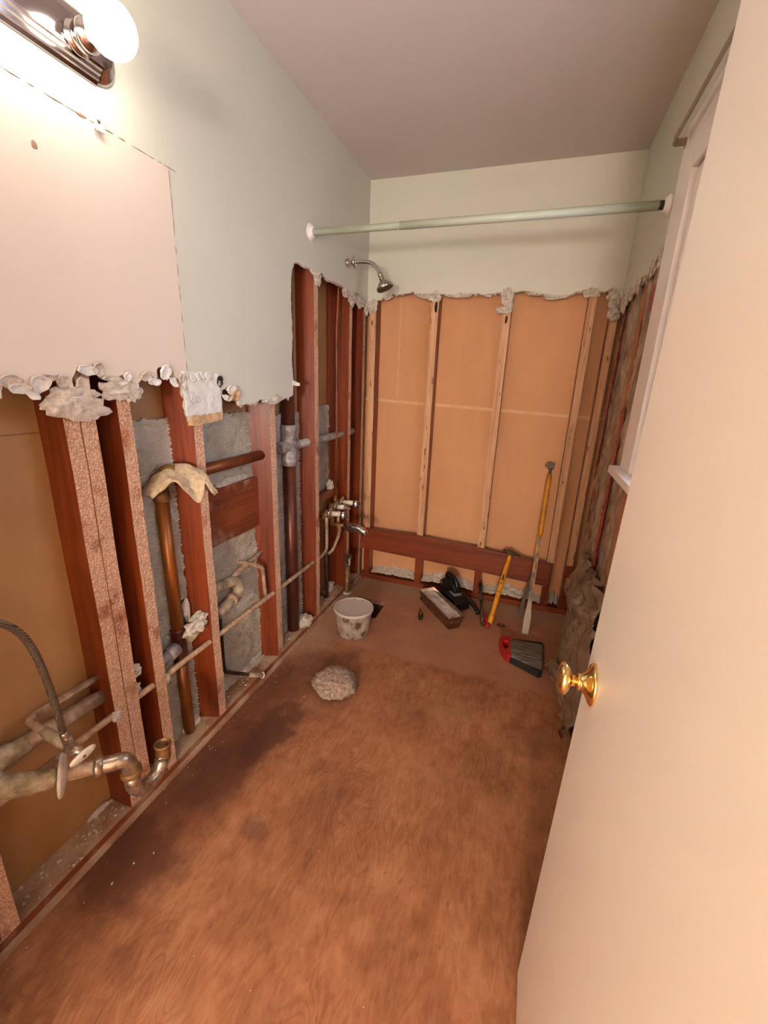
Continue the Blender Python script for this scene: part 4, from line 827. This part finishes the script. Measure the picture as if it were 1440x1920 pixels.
N0 = A1 + Vector((0.011, 0.022, -0.042))
b = B(); b.lathe([(0.0205, 0), (0.0262, -0.002), (0.0262, -0.016), (0.0235, -0.020), (0.0200, -0.022)], N0, (0, 0, 1), 24); b.build('slip_nut', 'dull_brass', t_)
b = B(); cy = N0.y + 0.050
pj = [N0 + Vector((0, 0, -0.012)), N0 + Vector((0, 0, -0.045))]
pj += [Vector((N0.x, cy - 0.050 * math.cos(a), N0.z - 0.048 - 0.050 * math.sin(a))) for a in [math.pi * k / 14 for k in range(1, 14)]]
pj += [Vector((N0.x, cy + 0.050, N0.z - 0.060)), Vector((N0.x, cy + 0.051, N0.z - 0.045))]
b.tube(pj, 0.0200, 24); b.build('trap_bend', 'old_chrome', t_)
OP = Vector((N0.x, cy + 0.051, N0.z - 0.062))
b = B(); b.lathe([(0.0195, 0.0), (0.0205, 0.006), (0.0210, 0.040), (0.0235, 0.043), (0.0235, 0.048), (0.0215, 0.050), (0.0185, 0.048), (0.0175, 0.010), (0.0002, 0.008)], OP, (0, 0.06, 1), 28, cap=False); b.build('open_end', 'dull_brass', t_)
# second lavatory drain remains behind the third stud
t_ = thing('capped_drain_pipe', 'dusty elbow of drain pipe between third and fourth studs', 'pipe', (-0.06, 1.32, 0.46))
b = B(); b.tube(spline([(-0.07, 1.20, 0.565), (-0.07, 1.30, 0.555), (-0.068, 1.365, 0.548), (-0.058, 1.392, 0.525), (-0.050, 1.378, 0.490), (-0.048, 1.33, 0.478), (-0.048, 1.24, 0.465)], 6), 0.022, 20); b.build('bend', 'pipe_crusty', t_)
b = B(); b.lathe([(0.022, 0), (0.0255, 0.002), (0.0255, 0.02), (0.022, 0.022)], (-0.048, 1.352, 0.482), (0, -1, -0.12), 20); b.build('ring', 'pipe_dusty', t_)
b = B(); b.tube([(-0.075, 1.20, 0.53), (-0.075, 1.54, 0.585), (-0.075, 1.60, 0.596)], 0.0105, 14)
tag(b.build('old_conduit', 'pipe_dusty'), 'grey-brown pipe slanting across the plaster between studs', 'pipe')
b = B(); b.tube(spline([(-0.085, 1.44, 0.60), (-0.07, 1.475, 0.585), (-0.048, 1.525, 0.555), (-0.042, 1.546, 0.535), (-0.042, 1.552, 0.50), (-0.036, 1.552, 0.398)], 6), 0.0085, 12)
tag(b.build('copper_branch', 'pipe_dusty'), 'small hooked pipe dropping onto the long water pipe', 'pipe')
t_ = thing('toilet_supply_pipe', 'dark pipe dropping down and turning out over the sill plate', 'pipe', (-0.05, 1.35, 0.05))
b = B(); b.tube(spline([(-0.078, 1.292, 0.47), (-0.078, 1.292, 0.30), (-0.078, 1.295, 0.17), (-0.068, 1.315, 0.14), (-0.050, 1.36, 0.105), (-0.030, 1.405, 0.072)], 6), 0.0085, 12); b.build('drop_pipe', 'iron_dark', t_)
b = B(); b.tube([(-0.036, 1.395, 0.078), (-0.004, 1.462, 0.036)], 0.0105, 14); b.build('stub', 'pipe_crusty', t_)
b = B(); b.lathe([(0.009, 0), (0.015, 0.002), (0.015, 0.006), (0.009, 0.008)], (-0.008, 1.456, 0.040), (0.42, 0.8, -0.43), 16); b.build('flange', 'white_enamel', t_)
# wire ties / mortar crumbs on pipes
for i, (c, s) in enumerate((((-0.045, 0.855, 0.412), (0.016, 0.02, 0.018)), ((-0.05, 0.865, 0.47), (0.018, 0.024, 0.02)), ((-0.015, 0.765, 0.395), (0.012, 0.014, 0.016)), ((-0.02, 0.958, 0.385), (0.007, 0.008, 0.016)))):
    chunk('mortar_lump', c, s, 41 + i * 3, 'rubble', wl, 0.4)

# ------------------------------------------------------------------ tub valve, spout, riser, waste
t_ = thing('tub_valve', 'old three-handle chrome tub and shower valve in the left wall', 'faucet', (-0.03, 2.27, 0.60))
b = B(); b.tube([(-0.04, 2.14, 0.612), (-0.04, 2.40, 0.630)], 0.017, 18); b.lathe([(0.024, 0), (0.024, 0.035)], (-0.052, 2.19, 0.617), (1, 0, 0), 20); b.lathe([(0.024, 0), (0.024, 0.035)], (-0.052, 2.27, 0.64), (1, 0, 0), 20); b.lathe([(0.024, 0), (0.024, 0.035)], (-0.052, 2.35, 0.645), (1, 0, 0), 20)
b.tube([(-0.04, 2.27, 0.63), (-0.04, 2.27, 0.53)], 0.015, 16); b.build('valve_body', 'dull_brass', t_)
for (yy, zz, L, kind) in ((2.19, 0.622, 0.085, 1), (2.27, 0.642, 0.072, 0), (2.35, 0.650, 0.100, 1)):
    b = B(); b.lathe([(0.010, -0.02), (0.034, 0.0), (0.036, 0.003), (0.030, 0.006), (0.018, 0.009), (0.016, 0.012)], (-0.012, yy, zz), (1, 0.03, 0.02), 30); es = b.build('escutcheon', 'old_chrome', t_)
    b = B(); b.tube([(-0.01, yy, zz), (-0.01 + L * 0.72, yy + 0.003, zz + 0.002)], 0.0150, 18); b.build('stem_sleeve', 'white_enamel', t_)
    if kind:
        xx = -0.01 + L * 0.72
        b = B(); b.lathe([(0.014, 0), (0.019, 0.006), (0.0215, 0.016), (0.018, 0.026), (0.020, 0.032), (0.019, 0.042), (0.013, 0.048), (0.0002, 0.050)], (xx, yy, zz), (1, 0.03, 0), 10, smooth=False); h_ = b.build('handle', 'chrome', t_)
        for k in range(4):
            a = math.pi / 2 * k + 0.5; b = B(); b.tube([(xx + 0.020, yy, zz), (xx + 0.022, yy + 0.030 * math.cos(a), zz + 0.030 * math.sin(a))], [0.008, 0.006], 10); b.build('lobe', 'chrome', h_)
    else:
        b = B(); b.lathe([(0.0165, 0), (0.0165, 0.010), (0.006, 0.012), (0.004, 0.026), (0.001, 0.040)], (-0.01 + L * 0.72, yy, zz), (1, 0.0, -0.05), 16); b.build('bare_stem', 'old_chrome', t_)
t_ = thing('tub_spout', 'chrome tub spout pointing out below the three valve stems', 'spout', (0.09, 2.27, 0.50))
b = B(); b.tube([(-0.05, 2.27, 0.530), (0.055, 2.27, 0.527)], 0.0115, 16); b.build('nipple', 'dull_brass', t_)
b = B(); sp = spline([(0.042, 2.27, 0.527), (0.06, 2.27, 0.527), (0.10, 2.27, 0.524), (0.145, 2.27, 0.518), (0.168, 2.27, 0.508), (0.176, 2.27, 0.490)], 5); n = len(sp)
b.tube(sp, [0.020 + 0.008 * min(1, i / 6) - 0.010 * max(0, (i - 8) / (n - 9)) for i in range(n)], 20); b.build('spout_body', 'chrome', t_)
b = B(); b.tube([(-0.04, 2.315, 0.63), (-0.04, 2.312, 0.70)], [0.014, 0.011], 14); b.tube([(-0.04, 2.312, 0.69), (-0.04, 2.325, 1.10), (-0.04, 2.315, 1.6), (-0.04, 2.345, 1.93), (0.0, 2.352, 1.955)], 0.0072, 12)
tag(b.build('shower_riser', 'copper_brown'), 'thin copper riser from the tub valve up to the shower arm', 'pipe')
t_ = thing('tub_waste', 'brass tub drain and overflow pipe standing in the floor cut-out', 'drain pipe', (0.008, 2.40, 0.0))
b = B(); b.tube([(0.008, 2.403, -0.15), (0.008, 2.40, 0.22)], 0.0185, 22); b.build('tailpiece', 'dull_brass', t_)
b = B(); b.lathe([(0.0185, 0.0), (0.027, 0.003), (0.027, 0.012), (0.0185, 0.015)], (0.008, 2.402, 0.006), (0, 0, 1), 22); b.build('collar', 'rubble', t_)
b = B(); b.tube(spline([(0.008, 2.40, 0.21), (0.006, 2.395, 0.25), (0.008, 2.39, 0.268), (0.022, 2.385, 0.272)], 5), [0.0205] * 15 + [0.024], 20); b.build('overflow_elbow', 'old_chrome', t_)
b = B(); b.lathe([(0.026, 0.0), (0.034, 0.004), (0.034, 0.010), (0.027, 0.012), (0.024, 0.004), (0.0002, 0.003)], (0.020, 2.385, 0.270), (1, -0.12, -0.1), 28); b.build('overflow_flange', 'iron_dark', t_)
b = B(); b.obox((0.034, 2.372, 0.252), (0.002, 0, 0), (0, 0.009, 0.004), (0, -0.006, 0.020)); b.build('gasket_scrap', 'white_enamel', t_)

# ------------------------------------------------------------------ loose things on the floor
t_ = thing('mud_bucket', 'white plaster-splashed plastic bucket beside the floor cut-out', 'bucket', (0.222, 2.0, 0.0))
c = (0.222, 2.0, 0.0)
b = B(); b.lathe([(0.002, 0.001), (0.076, 0.001), (0.082, 0.004), (0.084, 0.012), (0.104, 0.150), (0.1045, 0.160), (0.1005, 0.160), (0.0985, 0.150), (0.080, 0.014), (0.002, 0.012)], c, (0, 0, 1), 48, cap=False); b.build('pail', 'bucket_plastic', t_)
b = B(); b.lathe([(0.1035, 0.148), (0.109, 0.149), (0.1105, 0.154), (0.110, 0.162), (0.106, 0.165), (0.1015, 0.163), (0.1005, 0.155)], c, (0, 0, 1), 48); b.build('rim', 'bucket_rim', t_)
def mudf(u, v):
    a = 2 * math.pi * u; r = 0.0905 * v; z = 0.088 + 0.006 * nz((r * 30 * math.cos(a), r * 30 * math.sin(a), 2)) + 0.018 * v * v * (0.5 + nz((math.cos(a), math.sin(a), 3)))
    return (c[0] + r * math.cos(a), c[1] + r * math.sin(a), z)
B().grid(mudf, 36, 12).build('mud_fill', 'bucket_mud', t_)
for i in range(9):
    a = rnd.uniform(0, 6.28); r = rnd.uniform(0.02, 0.085); chunk('plaster_chip', (c[0] + r * math.cos(a), c[1] + r * math.sin(a), 0.098 + 0.02 * (r / .085) ** 2), (rnd.uniform(.006, .016), rnd.uniform(.005, .010), .003), i * 2.2, 'paper_flap', t_, 0.3, 2)
# lump of dried mud
def lump():
    bm = bmesh.new(); bmesh.ops.create_icosphere(bm, subdivisions=5, radius=1.0); cc = Vector((0.322, 1.545, 0.030))
    for v in bm.verts:
        d = v.co.normalized(); k = 1 + 0.10 * nz(d * 1.8 + Vector((3, 1, 2))) - 0.16 * max(0, 0.35 - abs(nz(d * 3.2))) + (0.12 * abs(nz(d * 7)) + 0.07 * nz(d * 12) + 0.05 * nz(d * 24)) * (0.35 if (d.y > 0.0 and d.x < 0.2) else 1.0)
        p = Vector((d.x * 0.100, d.y * 0.098, d.z * 0.046)) * k
        if p.z > 0.02 and d.y > -0.2 and d.x < 0.3: p.z += 0.006
        if p.z < -0.030: p.z = -0.030
        v.co = cc + p
    b = B(); b.add([v.co.copy() for v in bm.verts], [[v.index for v in f.verts] for f in bm.faces], 0, True); bm.free(); return b.build('mud_lump', 'mud_lump', None)
tag(lump(), 'round rough lump of dried plaster mud on the plywood', 'plaster lump')
# mud pan
t_ = thing('mud_pan', 'long shallow steel mud pan smeared with plaster', 'pan', (0.64, 2.385, 0.0))
c0 = Vector((0.640, 2.384, 0)); L = Vector((0.245, -0.286, 0)).normalized(); Wd = Vector((0.286, 0.245, 0)).normalized()
def panr(hl, hw, z): return [c0 + L * (sx * hl) + Wd * (sy * hw) + Vector((0, 0, z)) for sx, sy in ((-1, -1), (1, -1), (1, 1), (-1, 1))]
b = B(); R = [panr(0.165, 0.034, 0.0), panr(0.190, 0.054, 0.088), panr(0.193, 0.057, 0.0885), panr(0.193, 0.057, 0.0905), panr(0.1885, 0.0525, 0.0905), panr(0.163, 0.033, 0.003)]
v = [p for r in R for p in r]; fs = [(3, 2, 1, 0)] + [(i * 4 + k, i * 4 + (k + 1) % 4, i * 4 + 4 + (k + 1) % 4, i * 4 + 4 + k) for i in range(5) for k in range(4)] + [(20, 21, 22, 23)]
b.add(v, fs); b.build('pan', 'steel_pan', t_)
b = B(); b.grid(lambda u, v_: tuple(c0 + L * ((u * 2 - 1) * 0.184) + Wd * ((v_ * 2 - 1) * 0.049) + Vector((0, 0, 0.070 + 0.006 * nz((u * 7, v_ * 3, 1)) + 0.004 * nz((u * 20, v_ * 9, 4))))), 30, 12); b.build('dried_mud', 'pan_mud', t_)
b = B()
for sy in (-0.6, 0.5): B().lathe([(0.006, 0), (0.005, 0.003), (0.0002, 0.004)], c0 + L * 0.178 + Wd * (sy * 0.04) + Vector((0, 0, 0.05)), L, 12).build('rivet', 'tool_steel', t_)

# black power tool behind the pan
t_ = thing('power_tool', 'black handheld power saw with red trigger behind the mud pan', 'power tool', (0.72, 2.55, 0.0))
fw = Vector((0.62, -0.60, 0)).normalized(); sd = Vector((fw.y, -fw.x, 0)) * -1; o_ = Vector((0.655, 2.575, 0))
def tp(a, s_, z): return o_ + fw * a + sd * s_ + Vector((0, 0, z))
b = B(); P = [(-0.085, 0.02), (-0.09, 0.09), (-0.075, 0.135), (-0.04, 0.158), (0.01, 0.162), (0.05, 0.145), (0.075, 0.11), (0.08, 0.05), (0.07, 0.02)]
b.prism(P, lambda u, w_, d: tuple(tp(u, d, w_)), -0.015, 0.045); b.build('motor_housing', 'black_plastic', t_, bevel=0.012)
b = B(); P = [(-0.02, 0.01), (-0.02, 0.085), (0.02, 0.10), (0.12, 0.085), (0.155, 0.06), (0.155, 0.012)]
b.prism(P, lambda u, w_, d: tuple(tp(u, d, w_)), -0.055, 0.055); b.build('gear_case', 'black_plastic', t_, bevel=0.008)
b = B(); b.prism([(0.040, 0.0965), (0.100, 0.0875), (0.100, 0.0895), (0.040, 0.0985)], lambda u, w_, d: tuple(tp(u, d, w_)), -0.03, 0.03); b.build('label_plate', 'grey_label', t_)
b = B(); b.tube(spline([tp(-0.06, 0.02, 0.15), tp(-0.05, 0.015, 0.178), tp(0.0, 0.01, 0.188), tp(0.045, 0.01, 0.172), tp(0.07, 0.01, 0.13)], 5), 0.013, 12); b.build('top_handle', 'black_plastic', t_)
b = B(); b.obox(tp(0.135, -0.05, 0.045), fw * 0.018, sd * 0.012, Vector((0, 0, 0.014))); b.build('trigger', 'red_plastic', t_, bevel=0.004)
b = B(); b.tube(spline([tp(0.06, 0.05, 0.075), tp(0.12, 0.07, 0.06), tp(0.18, 0.075, 0.035), tp(0.225, 0.065, 0.016)], 5), [0.018] * 6 + [0.015] * 10, 14); b.build('rear_handle', 'black_plastic', t_)
b = B(); b.obox(tp(-0.065, -0.018, 0.118), fw * 0.014, sd * 0.002, Vector((0, 0, 0.010))); b.build('steel_window', 'chrome', t_)
b = B(); b.tube(spline([tp(-0.06, -0.16, 0.006), tp(-0.10, -0.15, 0.007), tp(-0.125, -0.115, 0.008), tp(-0.12, -0.08, 0.012), tp(-0.11, -0.03, 0.02)], 5), 0.005, 8); b.build('cord', 'grip_dark', t_)
# bolt-cutter style pliers leaning on the plate
t_ = thing('pliers', 'long-nosed pliers with dark and red grips leaning beside the hammer', 'pliers', (0.89, 2.40, 0.0))
b = B(); b.tube([(0.905, 2.352, 0.014), (0.884, 2.45, 0.045), (0.868, 2.53, 0.075)], [0.012, 0.010, 0.009], 12); b.build('jaw_arm', 'tool_steel', t_)
b = B(); b.tube([(0.868, 2.53, 0.075), (0.852, 2.60, 0.105), (0.842, 2.655, 0.125)], [0.011, 0.0125, 0.012], 12); b.build('grip', 'grip_dark', t_)
b = B(); b.tube(spline([(0.932, 2.345, 0.014), (0.915, 2.39, 0.028), (0.905, 2.43, 0.03), (0.885, 2.46, 0.03), (0.872, 2.49, 0.028)], 5), 0.0095, 12); b.build('grip', 'red_plastic', t_)
b = B(); b.lathe([(0.014, -0.008), (0.014, 0.008)], (0.906, 2.356, 0.016), (0.3, 0.9, 0.2), 16); b.build('pivot', 'tool_steel', t_)
b = B(); b.lathe([(0.0002, -0.014), (0.012, -0.008), (0.014, 0.0), (0.012, 0.008), (0.0002, 0.014)], (0.934, 2.345, 0.016), (0.3, 0.9, 0), 16); b.build('end_cap', 'red_plastic', t_)
# hammer
t_ = thing('hammer', 'claw hammer with yellow handle leaning on the ledger board', 'hammer', (0.945, 2.38, 0.0))
h0, h1 = Vector((0.940, 2.385, 0.006)), Vector((1.005, 2.655, 0.368)); hd_ = (h1 - h0).normalized(); hs = Vector((1, 0, 0)); hs = (hs - hd_ * hs.dot(hd_)).normalized(); hn = hd_.cross(hs)
def hq(a, s_, n_): return h0.lerp(h1, a) + hs * s_ + hn * n_
b = B(); rings = [(0.0, .014, .011), (0.03, .0165, .012), (0.10, .0165, .012), (0.16, .0135, .010), (0.35, .0150, .0105), (0.6, .0155, .0105), (0.8, .0145, .010), (0.93, .0125, .0095), (1.0, .0115, .009)]
v = []; seg = 12
for a, w_, d_ in rings: v += [hq(a, w_ * math.cos(2 * math.pi * k / seg), d_ * math.sin(2 * math.pi * k / seg)) for k in range(seg)]
fs = [(i * seg + k, i * seg + (k + 1) % seg, (i + 1) * seg + (k + 1) % seg, (i + 1) * seg + k) for i in range(len(rings) - 1) for k in range(seg)] + [tuple(range(seg))[::-1], tuple((len(rings) - 1) * seg + k for k in range(seg))]
b.add(v, fs, 0, True); hnd = b.build('handle', 'hammer_yellow', t_)
sgn = -1 if (hn.y > 0) else 1
for a, w_, l_ in ((0.66, 0.0045, 0.012), (0.635, 0.006, 0.004), (0.615, 0.006, 0.004), (0.56, 0.003, 0.006), (0.44, 0.004, 0.004)):
    b = B(); b.obox(hq(a, 0, sgn * 0.0106), hs * w_, hd_ * l_, hn * 0.0004); b.build('print_mark', 'print_black', hnd)
b = B(); b.obox(h1 + hd_ * 0.004, hs * 0.014, hd_ * 0.016, hn * 0.014); b.tube([h1 + hs * 0.010 + hd_ * 0.006, h1 + hs * 0.036 + hd_ * 0.006], [0.011, 0.010], 12); b.lathe([(0.010, 0), (0.0135, 0.003), (0.0135, 0.012), (0.012, 0.014)], h1 - hs * 0.034 + hd_ * 0.006, -hs, 14)
b.tube([h1 - hs * 0.008 + hd_ * 0.006, h1 - hs * 0.036 + hd_ * 0.006], [0.011, 0.009], 12); b.build('head', 'hammer_head', t_, bevel=0.002)
b = B()
for s_ in (-1, 1): b.tube([h1 + hs * 0.030 + hn * (s_ * 0.004) + hd_ * 0.008, h1 + hs * 0.050 + hn * (s_ * 0.007) + hd_ * 0.004, h1 + hs * 0.064 + hn * (s_ * 0.009) - hd_ * 0.006], [0.006, 0.005, 0.002], 8)
b.build('claw', 'hammer_head', t_)
# tall wrecking bar
t_ = thing('wrecking_bar', 'tall demolition bar with yellow upper grip leaning on the far studs', 'pry bar', (1.145, 2.36, 0.0))
p0, p1 = Vector((1.143, 2.362, 0.0)), Vector((1.166, 2.715, 0.955)); bd = (p1 - p0).normalized(); bs = Vector((1, 0, 0)); bs = (bs - bd * bs.dot(bd)).normalized(); bn = bd.cross(bs)
def bq(a): return p0.lerp(p1, a)
b = B(); b.tube([bq(0.56), bq(0.62), bq(0.90), bq(0.925)], [0.0125, 0.0145, 0.0145, 0.012], 16); b.build('grip', 'bar_yellow', t_)
b = B(); b.obox(bq(0.38), bs * 0.009, bd * 0.195, bn * 0.009); b.build('shaft', 'bar_worn', t_, bevel=0.002)
for s_ in (-1, 1):
    b = B(); b.obox(bq(0.42) + bs * (s_ * 0.0098), bs * 0.0015, bd * 0.15, bn * 0.0075); b.build('edge_stripe', 'bar_yellow', t_)
b = B(); P = [(-0.010, 0.26), (0.010, 0.26), (0.014, 0.16), (0.022, 0.10), (0.020, 0.0), (-0.016, 0.0), (-0.018, 0.09), (-0.012, 0.16)]
b.prism(P, lambda u, w_, d: tuple(p0 + bs * u + bd * w_ + bn * d), -0.004, 0.004); b.build('blade', 'tool_steel', t_, bevel=0.001)
b = B(); b.tube([bq(0.915), bq(0.955)], 0.0085, 12); b.obox(bq(0.975), bs * 0.018, bd * 0.018, bn * 0.014); b.obox(bq(0.975) - bs * 0.024, bs * 0.008, bd * 0.010, bn * 0.010); b.build('head', 'tool_steel', t_, bevel=0.002)
b = B(); b.prism([(-0.012, 0.02), (0.012, 0.05), (0.012, 0.33), (0.004, 0.36), (-0.008, 0.16)], lambda u, w_, d: tuple(Vector((1.098, 2.50, 0.0)) + bs * (u + w_ * 0.12) + bd * w_ + bn * d), -0.004, 0.004)
tag(b.build('flat_pry_bar', 'iron_dark'), 'short dark flat bar leaning behind the tall demolition bar', 'pry bar')
# broom head lying on the floor
t_ = thing('broom_head', 'broom head with red cap and grey bristles lying on the floor', 'broom', (1.13, 2.16, 0.0))
top = [(1.066, 2.212), (1.10, 2.216), (1.225, 2.222), (1.228, 2.10), (1.222, 2.005), (1.15, 2.03), (1.078, 2.062)]
q0 = [(1.066, 2.222), (1.236, 2.245), (1.228, 1.985), (1.076, 2.052)]
def bq4(u, v_):
    a = Vector(q0[0]).lerp(Vector(q0[1]), u); c_ = Vector(q0[3]).lerp(Vector(q0[2]), u); return a.lerp(c_, v_)
b = B(); b.grid(lambda u, v_: (bq4(u, v_).x, bq4(u, v_).y, 0.030 + 0.022 * math.sin(math.pi * min(1, max(0, v_))) ** 0.35 - 0.008 * u + 0.0015 * nz((u * 4, v_ * 70, 2))), 12, 60); b.build('grey_bristles', 'bristle_grey', t_)
b = B(); P = [(1.064, 2.232), (1.235, 2.262), (1.243, 2.24), (1.236, 2.10), (1.232, 1.985), (1.215, 1.972), (1.15, 2.008), (1.072, 2.046)]
b.prism(P, lambda u, w_, d: (u, w_, d), 0.0, 0.034); b.build('black_bristles', 'bristle_black', t_, bevel=0.006)
for k in range(26):
    u = rnd.random(); b_ = bq4(1.0, u); 
    b = B() if k == 0 else b
    b.tube([(b_.x - 0.03, b_.y, 0.028), (b_.x + 0.006 + rnd.uniform(0, .01), b_.y + rnd.uniform(-.01, .01), rnd.uniform(0.01, 0.036))], [0.0012, 0.0005], 5)
o = b.build('stray_bristles', 'bristle_black', t_); o['kind'] = 'stuff'
b = B(); P = [(1.074, 2.236), (1.045, 2.230), (1.018, 2.212), (1.010, 2.180), (1.016, 2.135), (1.036, 2.085), (1.066, 2.046), (1.080, 2.050), (1.072, 2.10), (1.052, 2.112), (1.040, 2.140), (1.040, 2.165), (1.066, 2.176), (1.070, 2.115), (1.078, 2.052), (1.074, 2.14)]
outer = [(1.076, 2.238), (1.045, 2.232), (1.018, 2.214), (1.010, 2.180), (1.016, 2.135), (1.036, 2.085), (1.064, 2.044), (1.082, 2.050)]
hole_ = [(1.030, 2.178), (1.060, 2.166), (1.058, 2.120), (1.048, 2.104), (1.034, 2.135)]
lp = [[Vector((p[0], p[1], 0)) for p in outer], [Vector((p[0], p[1], 0)) for p in hole_]]; tri = tessellate_polygon(lp); ap = outer + hole_; n = len(ap)
b = B(); o = b.add([(p[0], p[1], 0.0) for p in ap] + [(p[0], p[1], 0.046) for p in ap], [])
for a_, b_, c_ in tri:
    b.f += [[o + a_, o + b_, o + c_], [o + n + c_, o + n + b_, o + n + a_]]; b.mi += [0, 0]; b.sm += [False, False]
no = len(outer)
for s0, m in ((0, no), (no, len(hole_))):
    for i in range(m):
        j = (i + 1) % m; b.f.append([o + s0 + i, o + s0 + j, o + n + s0 + j, o + n + s0 + i]); b.mi.append(0); b.sm.append(False)
b.build('cap', 'red_plastic', t_, bevel=0.005)
b = B(); b.tube([(1.030, 2.186, 0.04), (1.062, 2.178, 0.044)], 0.009, 12); b.build('handle_socket', 'red_plastic', t_)
# screwdriver
t_ = thing('screwdriver', 'small stubby black screwdriver with yellow stripe on the floor', 'screwdriver', (0.53, 2.32, 0.0))
s0, s1 = Vector((0.548, 2.268, 0.014)), Vector((0.528, 2.335, 0.014)); 
b = B(); sdir = (s1 - s0).normalized(); b.lathe([(0.004, 0), (0.011, 0.004), (0.0135, 0.02), (0.012, 0.05), (0.0135, 0.062), (0.009, 0.07), (0.004, 0.074)], s0, sdir, 10, smooth=False); b.build('grip', 'black_plastic', t_)
b = B(); b.tube([s0 + sdir * 0.07, s0 + sdir * 0.125 + Vector((0, 0, -0.003))], 0.003, 8); b.build('shank', 'tool_steel', t_)
b = B(); b.obox(s0 + sdir * 0.042 + Vector((0, 0, 0.0125)), sdir * 0.012, sdir.cross(Vector((0, 0, 1))) * 0.004, Vector((0, 0, 0.001))); b.build('stripe', 'bar_yellow', t_)
# nails, leaves and crumbs
b = B()
for k in range(7):
    a = rnd.uniform(0, 3.14); p = Vector((1.005 + rnd.uniform(-.018, .018), 2.395 + rnd.uniform(-.02, .02), 0.003 + 0.003 * (k % 2))); d = Vector((math.cos(a), math.sin(a), 0)) * 0.014; b.tube([p - d, p + d], 0.0022, 6)
o = tag(b.build('nail_pile', 'tool_steel'), 'small scatter of nails between hammer and broom head', 'nails'); o['kind'] = 'stuff'
b = B(); r3 = random.Random(12)
def crumb(x, y, s, z=0.0):
    v = [Vector((x, y, z)) + Vector((r3.uniform(-1, 1) * s, r3.uniform(-1, 1) * s, r3.uniform(0, 1.0) * s)) for _ in range(4)] + [Vector((x, y, z + s * 0.8))]
    b.add(v, [(0, 1, 4), (1, 2, 4), (2, 3, 4), (3, 0, 4), (0, 2, 1), (0, 3, 2)])
for _ in range(70): crumb(r3.uniform(0.02, 1.30), r3.uniform(0.5, 2.6), r3.uniform(.0012, .003))
for _ in range(160): crumb(-G + abs(r3.gauss(0.02, 0.03)), r3.uniform(0.35, 2.6), r3.uniform(.0012, .0035))
for _ in range(60): crumb(r3.uniform(0.03, 1.35), 2.68 - abs(r3.gauss(0.0, 0.05)), r3.uniform(.002, .005))
for x, y, s in ((0.967, 2.10, .006), (1.245, 2.24, .005), (0.15, 1.93, .005), (0.22, 1.44, .006), (0.29, 1.33, .005), (0.42, 1.40, .004), (0.09, 0.60, .006), (0.06, 0.54, .005), (0.10, 0.66, .004), (0.13, 0.70, .005)): crumb(x, y, s)
o = tag(b.build('plaster_crumbs', 'paper_flap'), 'white plaster crumbs scattered over the plywood', 'debris'); o['kind'] = 'stuff'
b = B()
for y0_, y1_ in ((0.45, 0.76), (0.85, 0.905), (0.95, 1.17), (1.22, 1.60), (1.66, 2.0), (2.06, 2.42)):
    for _ in range(int((y1_ - y0_) * 260)): crumb(r3.uniform(-0.1, -0.02), r3.uniform(y0_, y1_), r3.uniform(.002, .008), 0.04)
o = b.build('plate_crumbs', 'rubble', wl); o['kind'] = 'stuff'
for i, (c, s) in enumerate((((-0.085, 1.70, 0.055), (0.02, 0.05, 0.035)), ((-0.045, 1.92, 0.055), (0.035, 0.06, 0.035)), ((-0.09, 1.50, 0.045), (0.02, 0.08, 0.03)), ((-0.09, 1.10, 0.04), (0.02, 0.05, 0.03)), ((-0.098, 0.72, 0.042), (0.006, 0.04, 0.012)), ((-0.09, 2.33, 0.06), (0.02, 0.06, 0.05)))):
    chunk('plaster_heap', c, s, 120 + i, 'rubble', wl, 0.35)
# dead leaves at the foot of the door
for i, (x, y, r) in enumerate(((1.335, 1.66, 0.03), (1.30, 1.62, 0.018), (1.345, 1.70, 0.025))):
    def lf(u, v_, x=x, y=y, r=r, i=i):
        a = (u - .5) * 2; t = v_; w_ = r * 0.45 * math.sin(math.pi * t) ** 0.7
        return (x + r * (t - .5) * 2 * math.cos(i * 1.9) - a * w_ * math.sin(i * 1.9), y + r * (t - .5) * 2 * math.sin(i * 1.9) + a * w_ * math.cos(i * 1.9), 0.004 + 0.010 * a * a + 0.008 * t)
    o = B().grid(lf, 5, 7).build('dry_leaf', 'leaf_brown', None, solid=0.0008)
    tag(o, ('larger curled brown dry leaf on the floor by the door', 'smallest brown dry leaf lying on open plywood', 'brown dry leaf tucked under the loose wall plastic')[i], 'leaf', 'dry leaves by the door')
for o in bpy.data.objects:
    if '_org' in o: del o['_org']
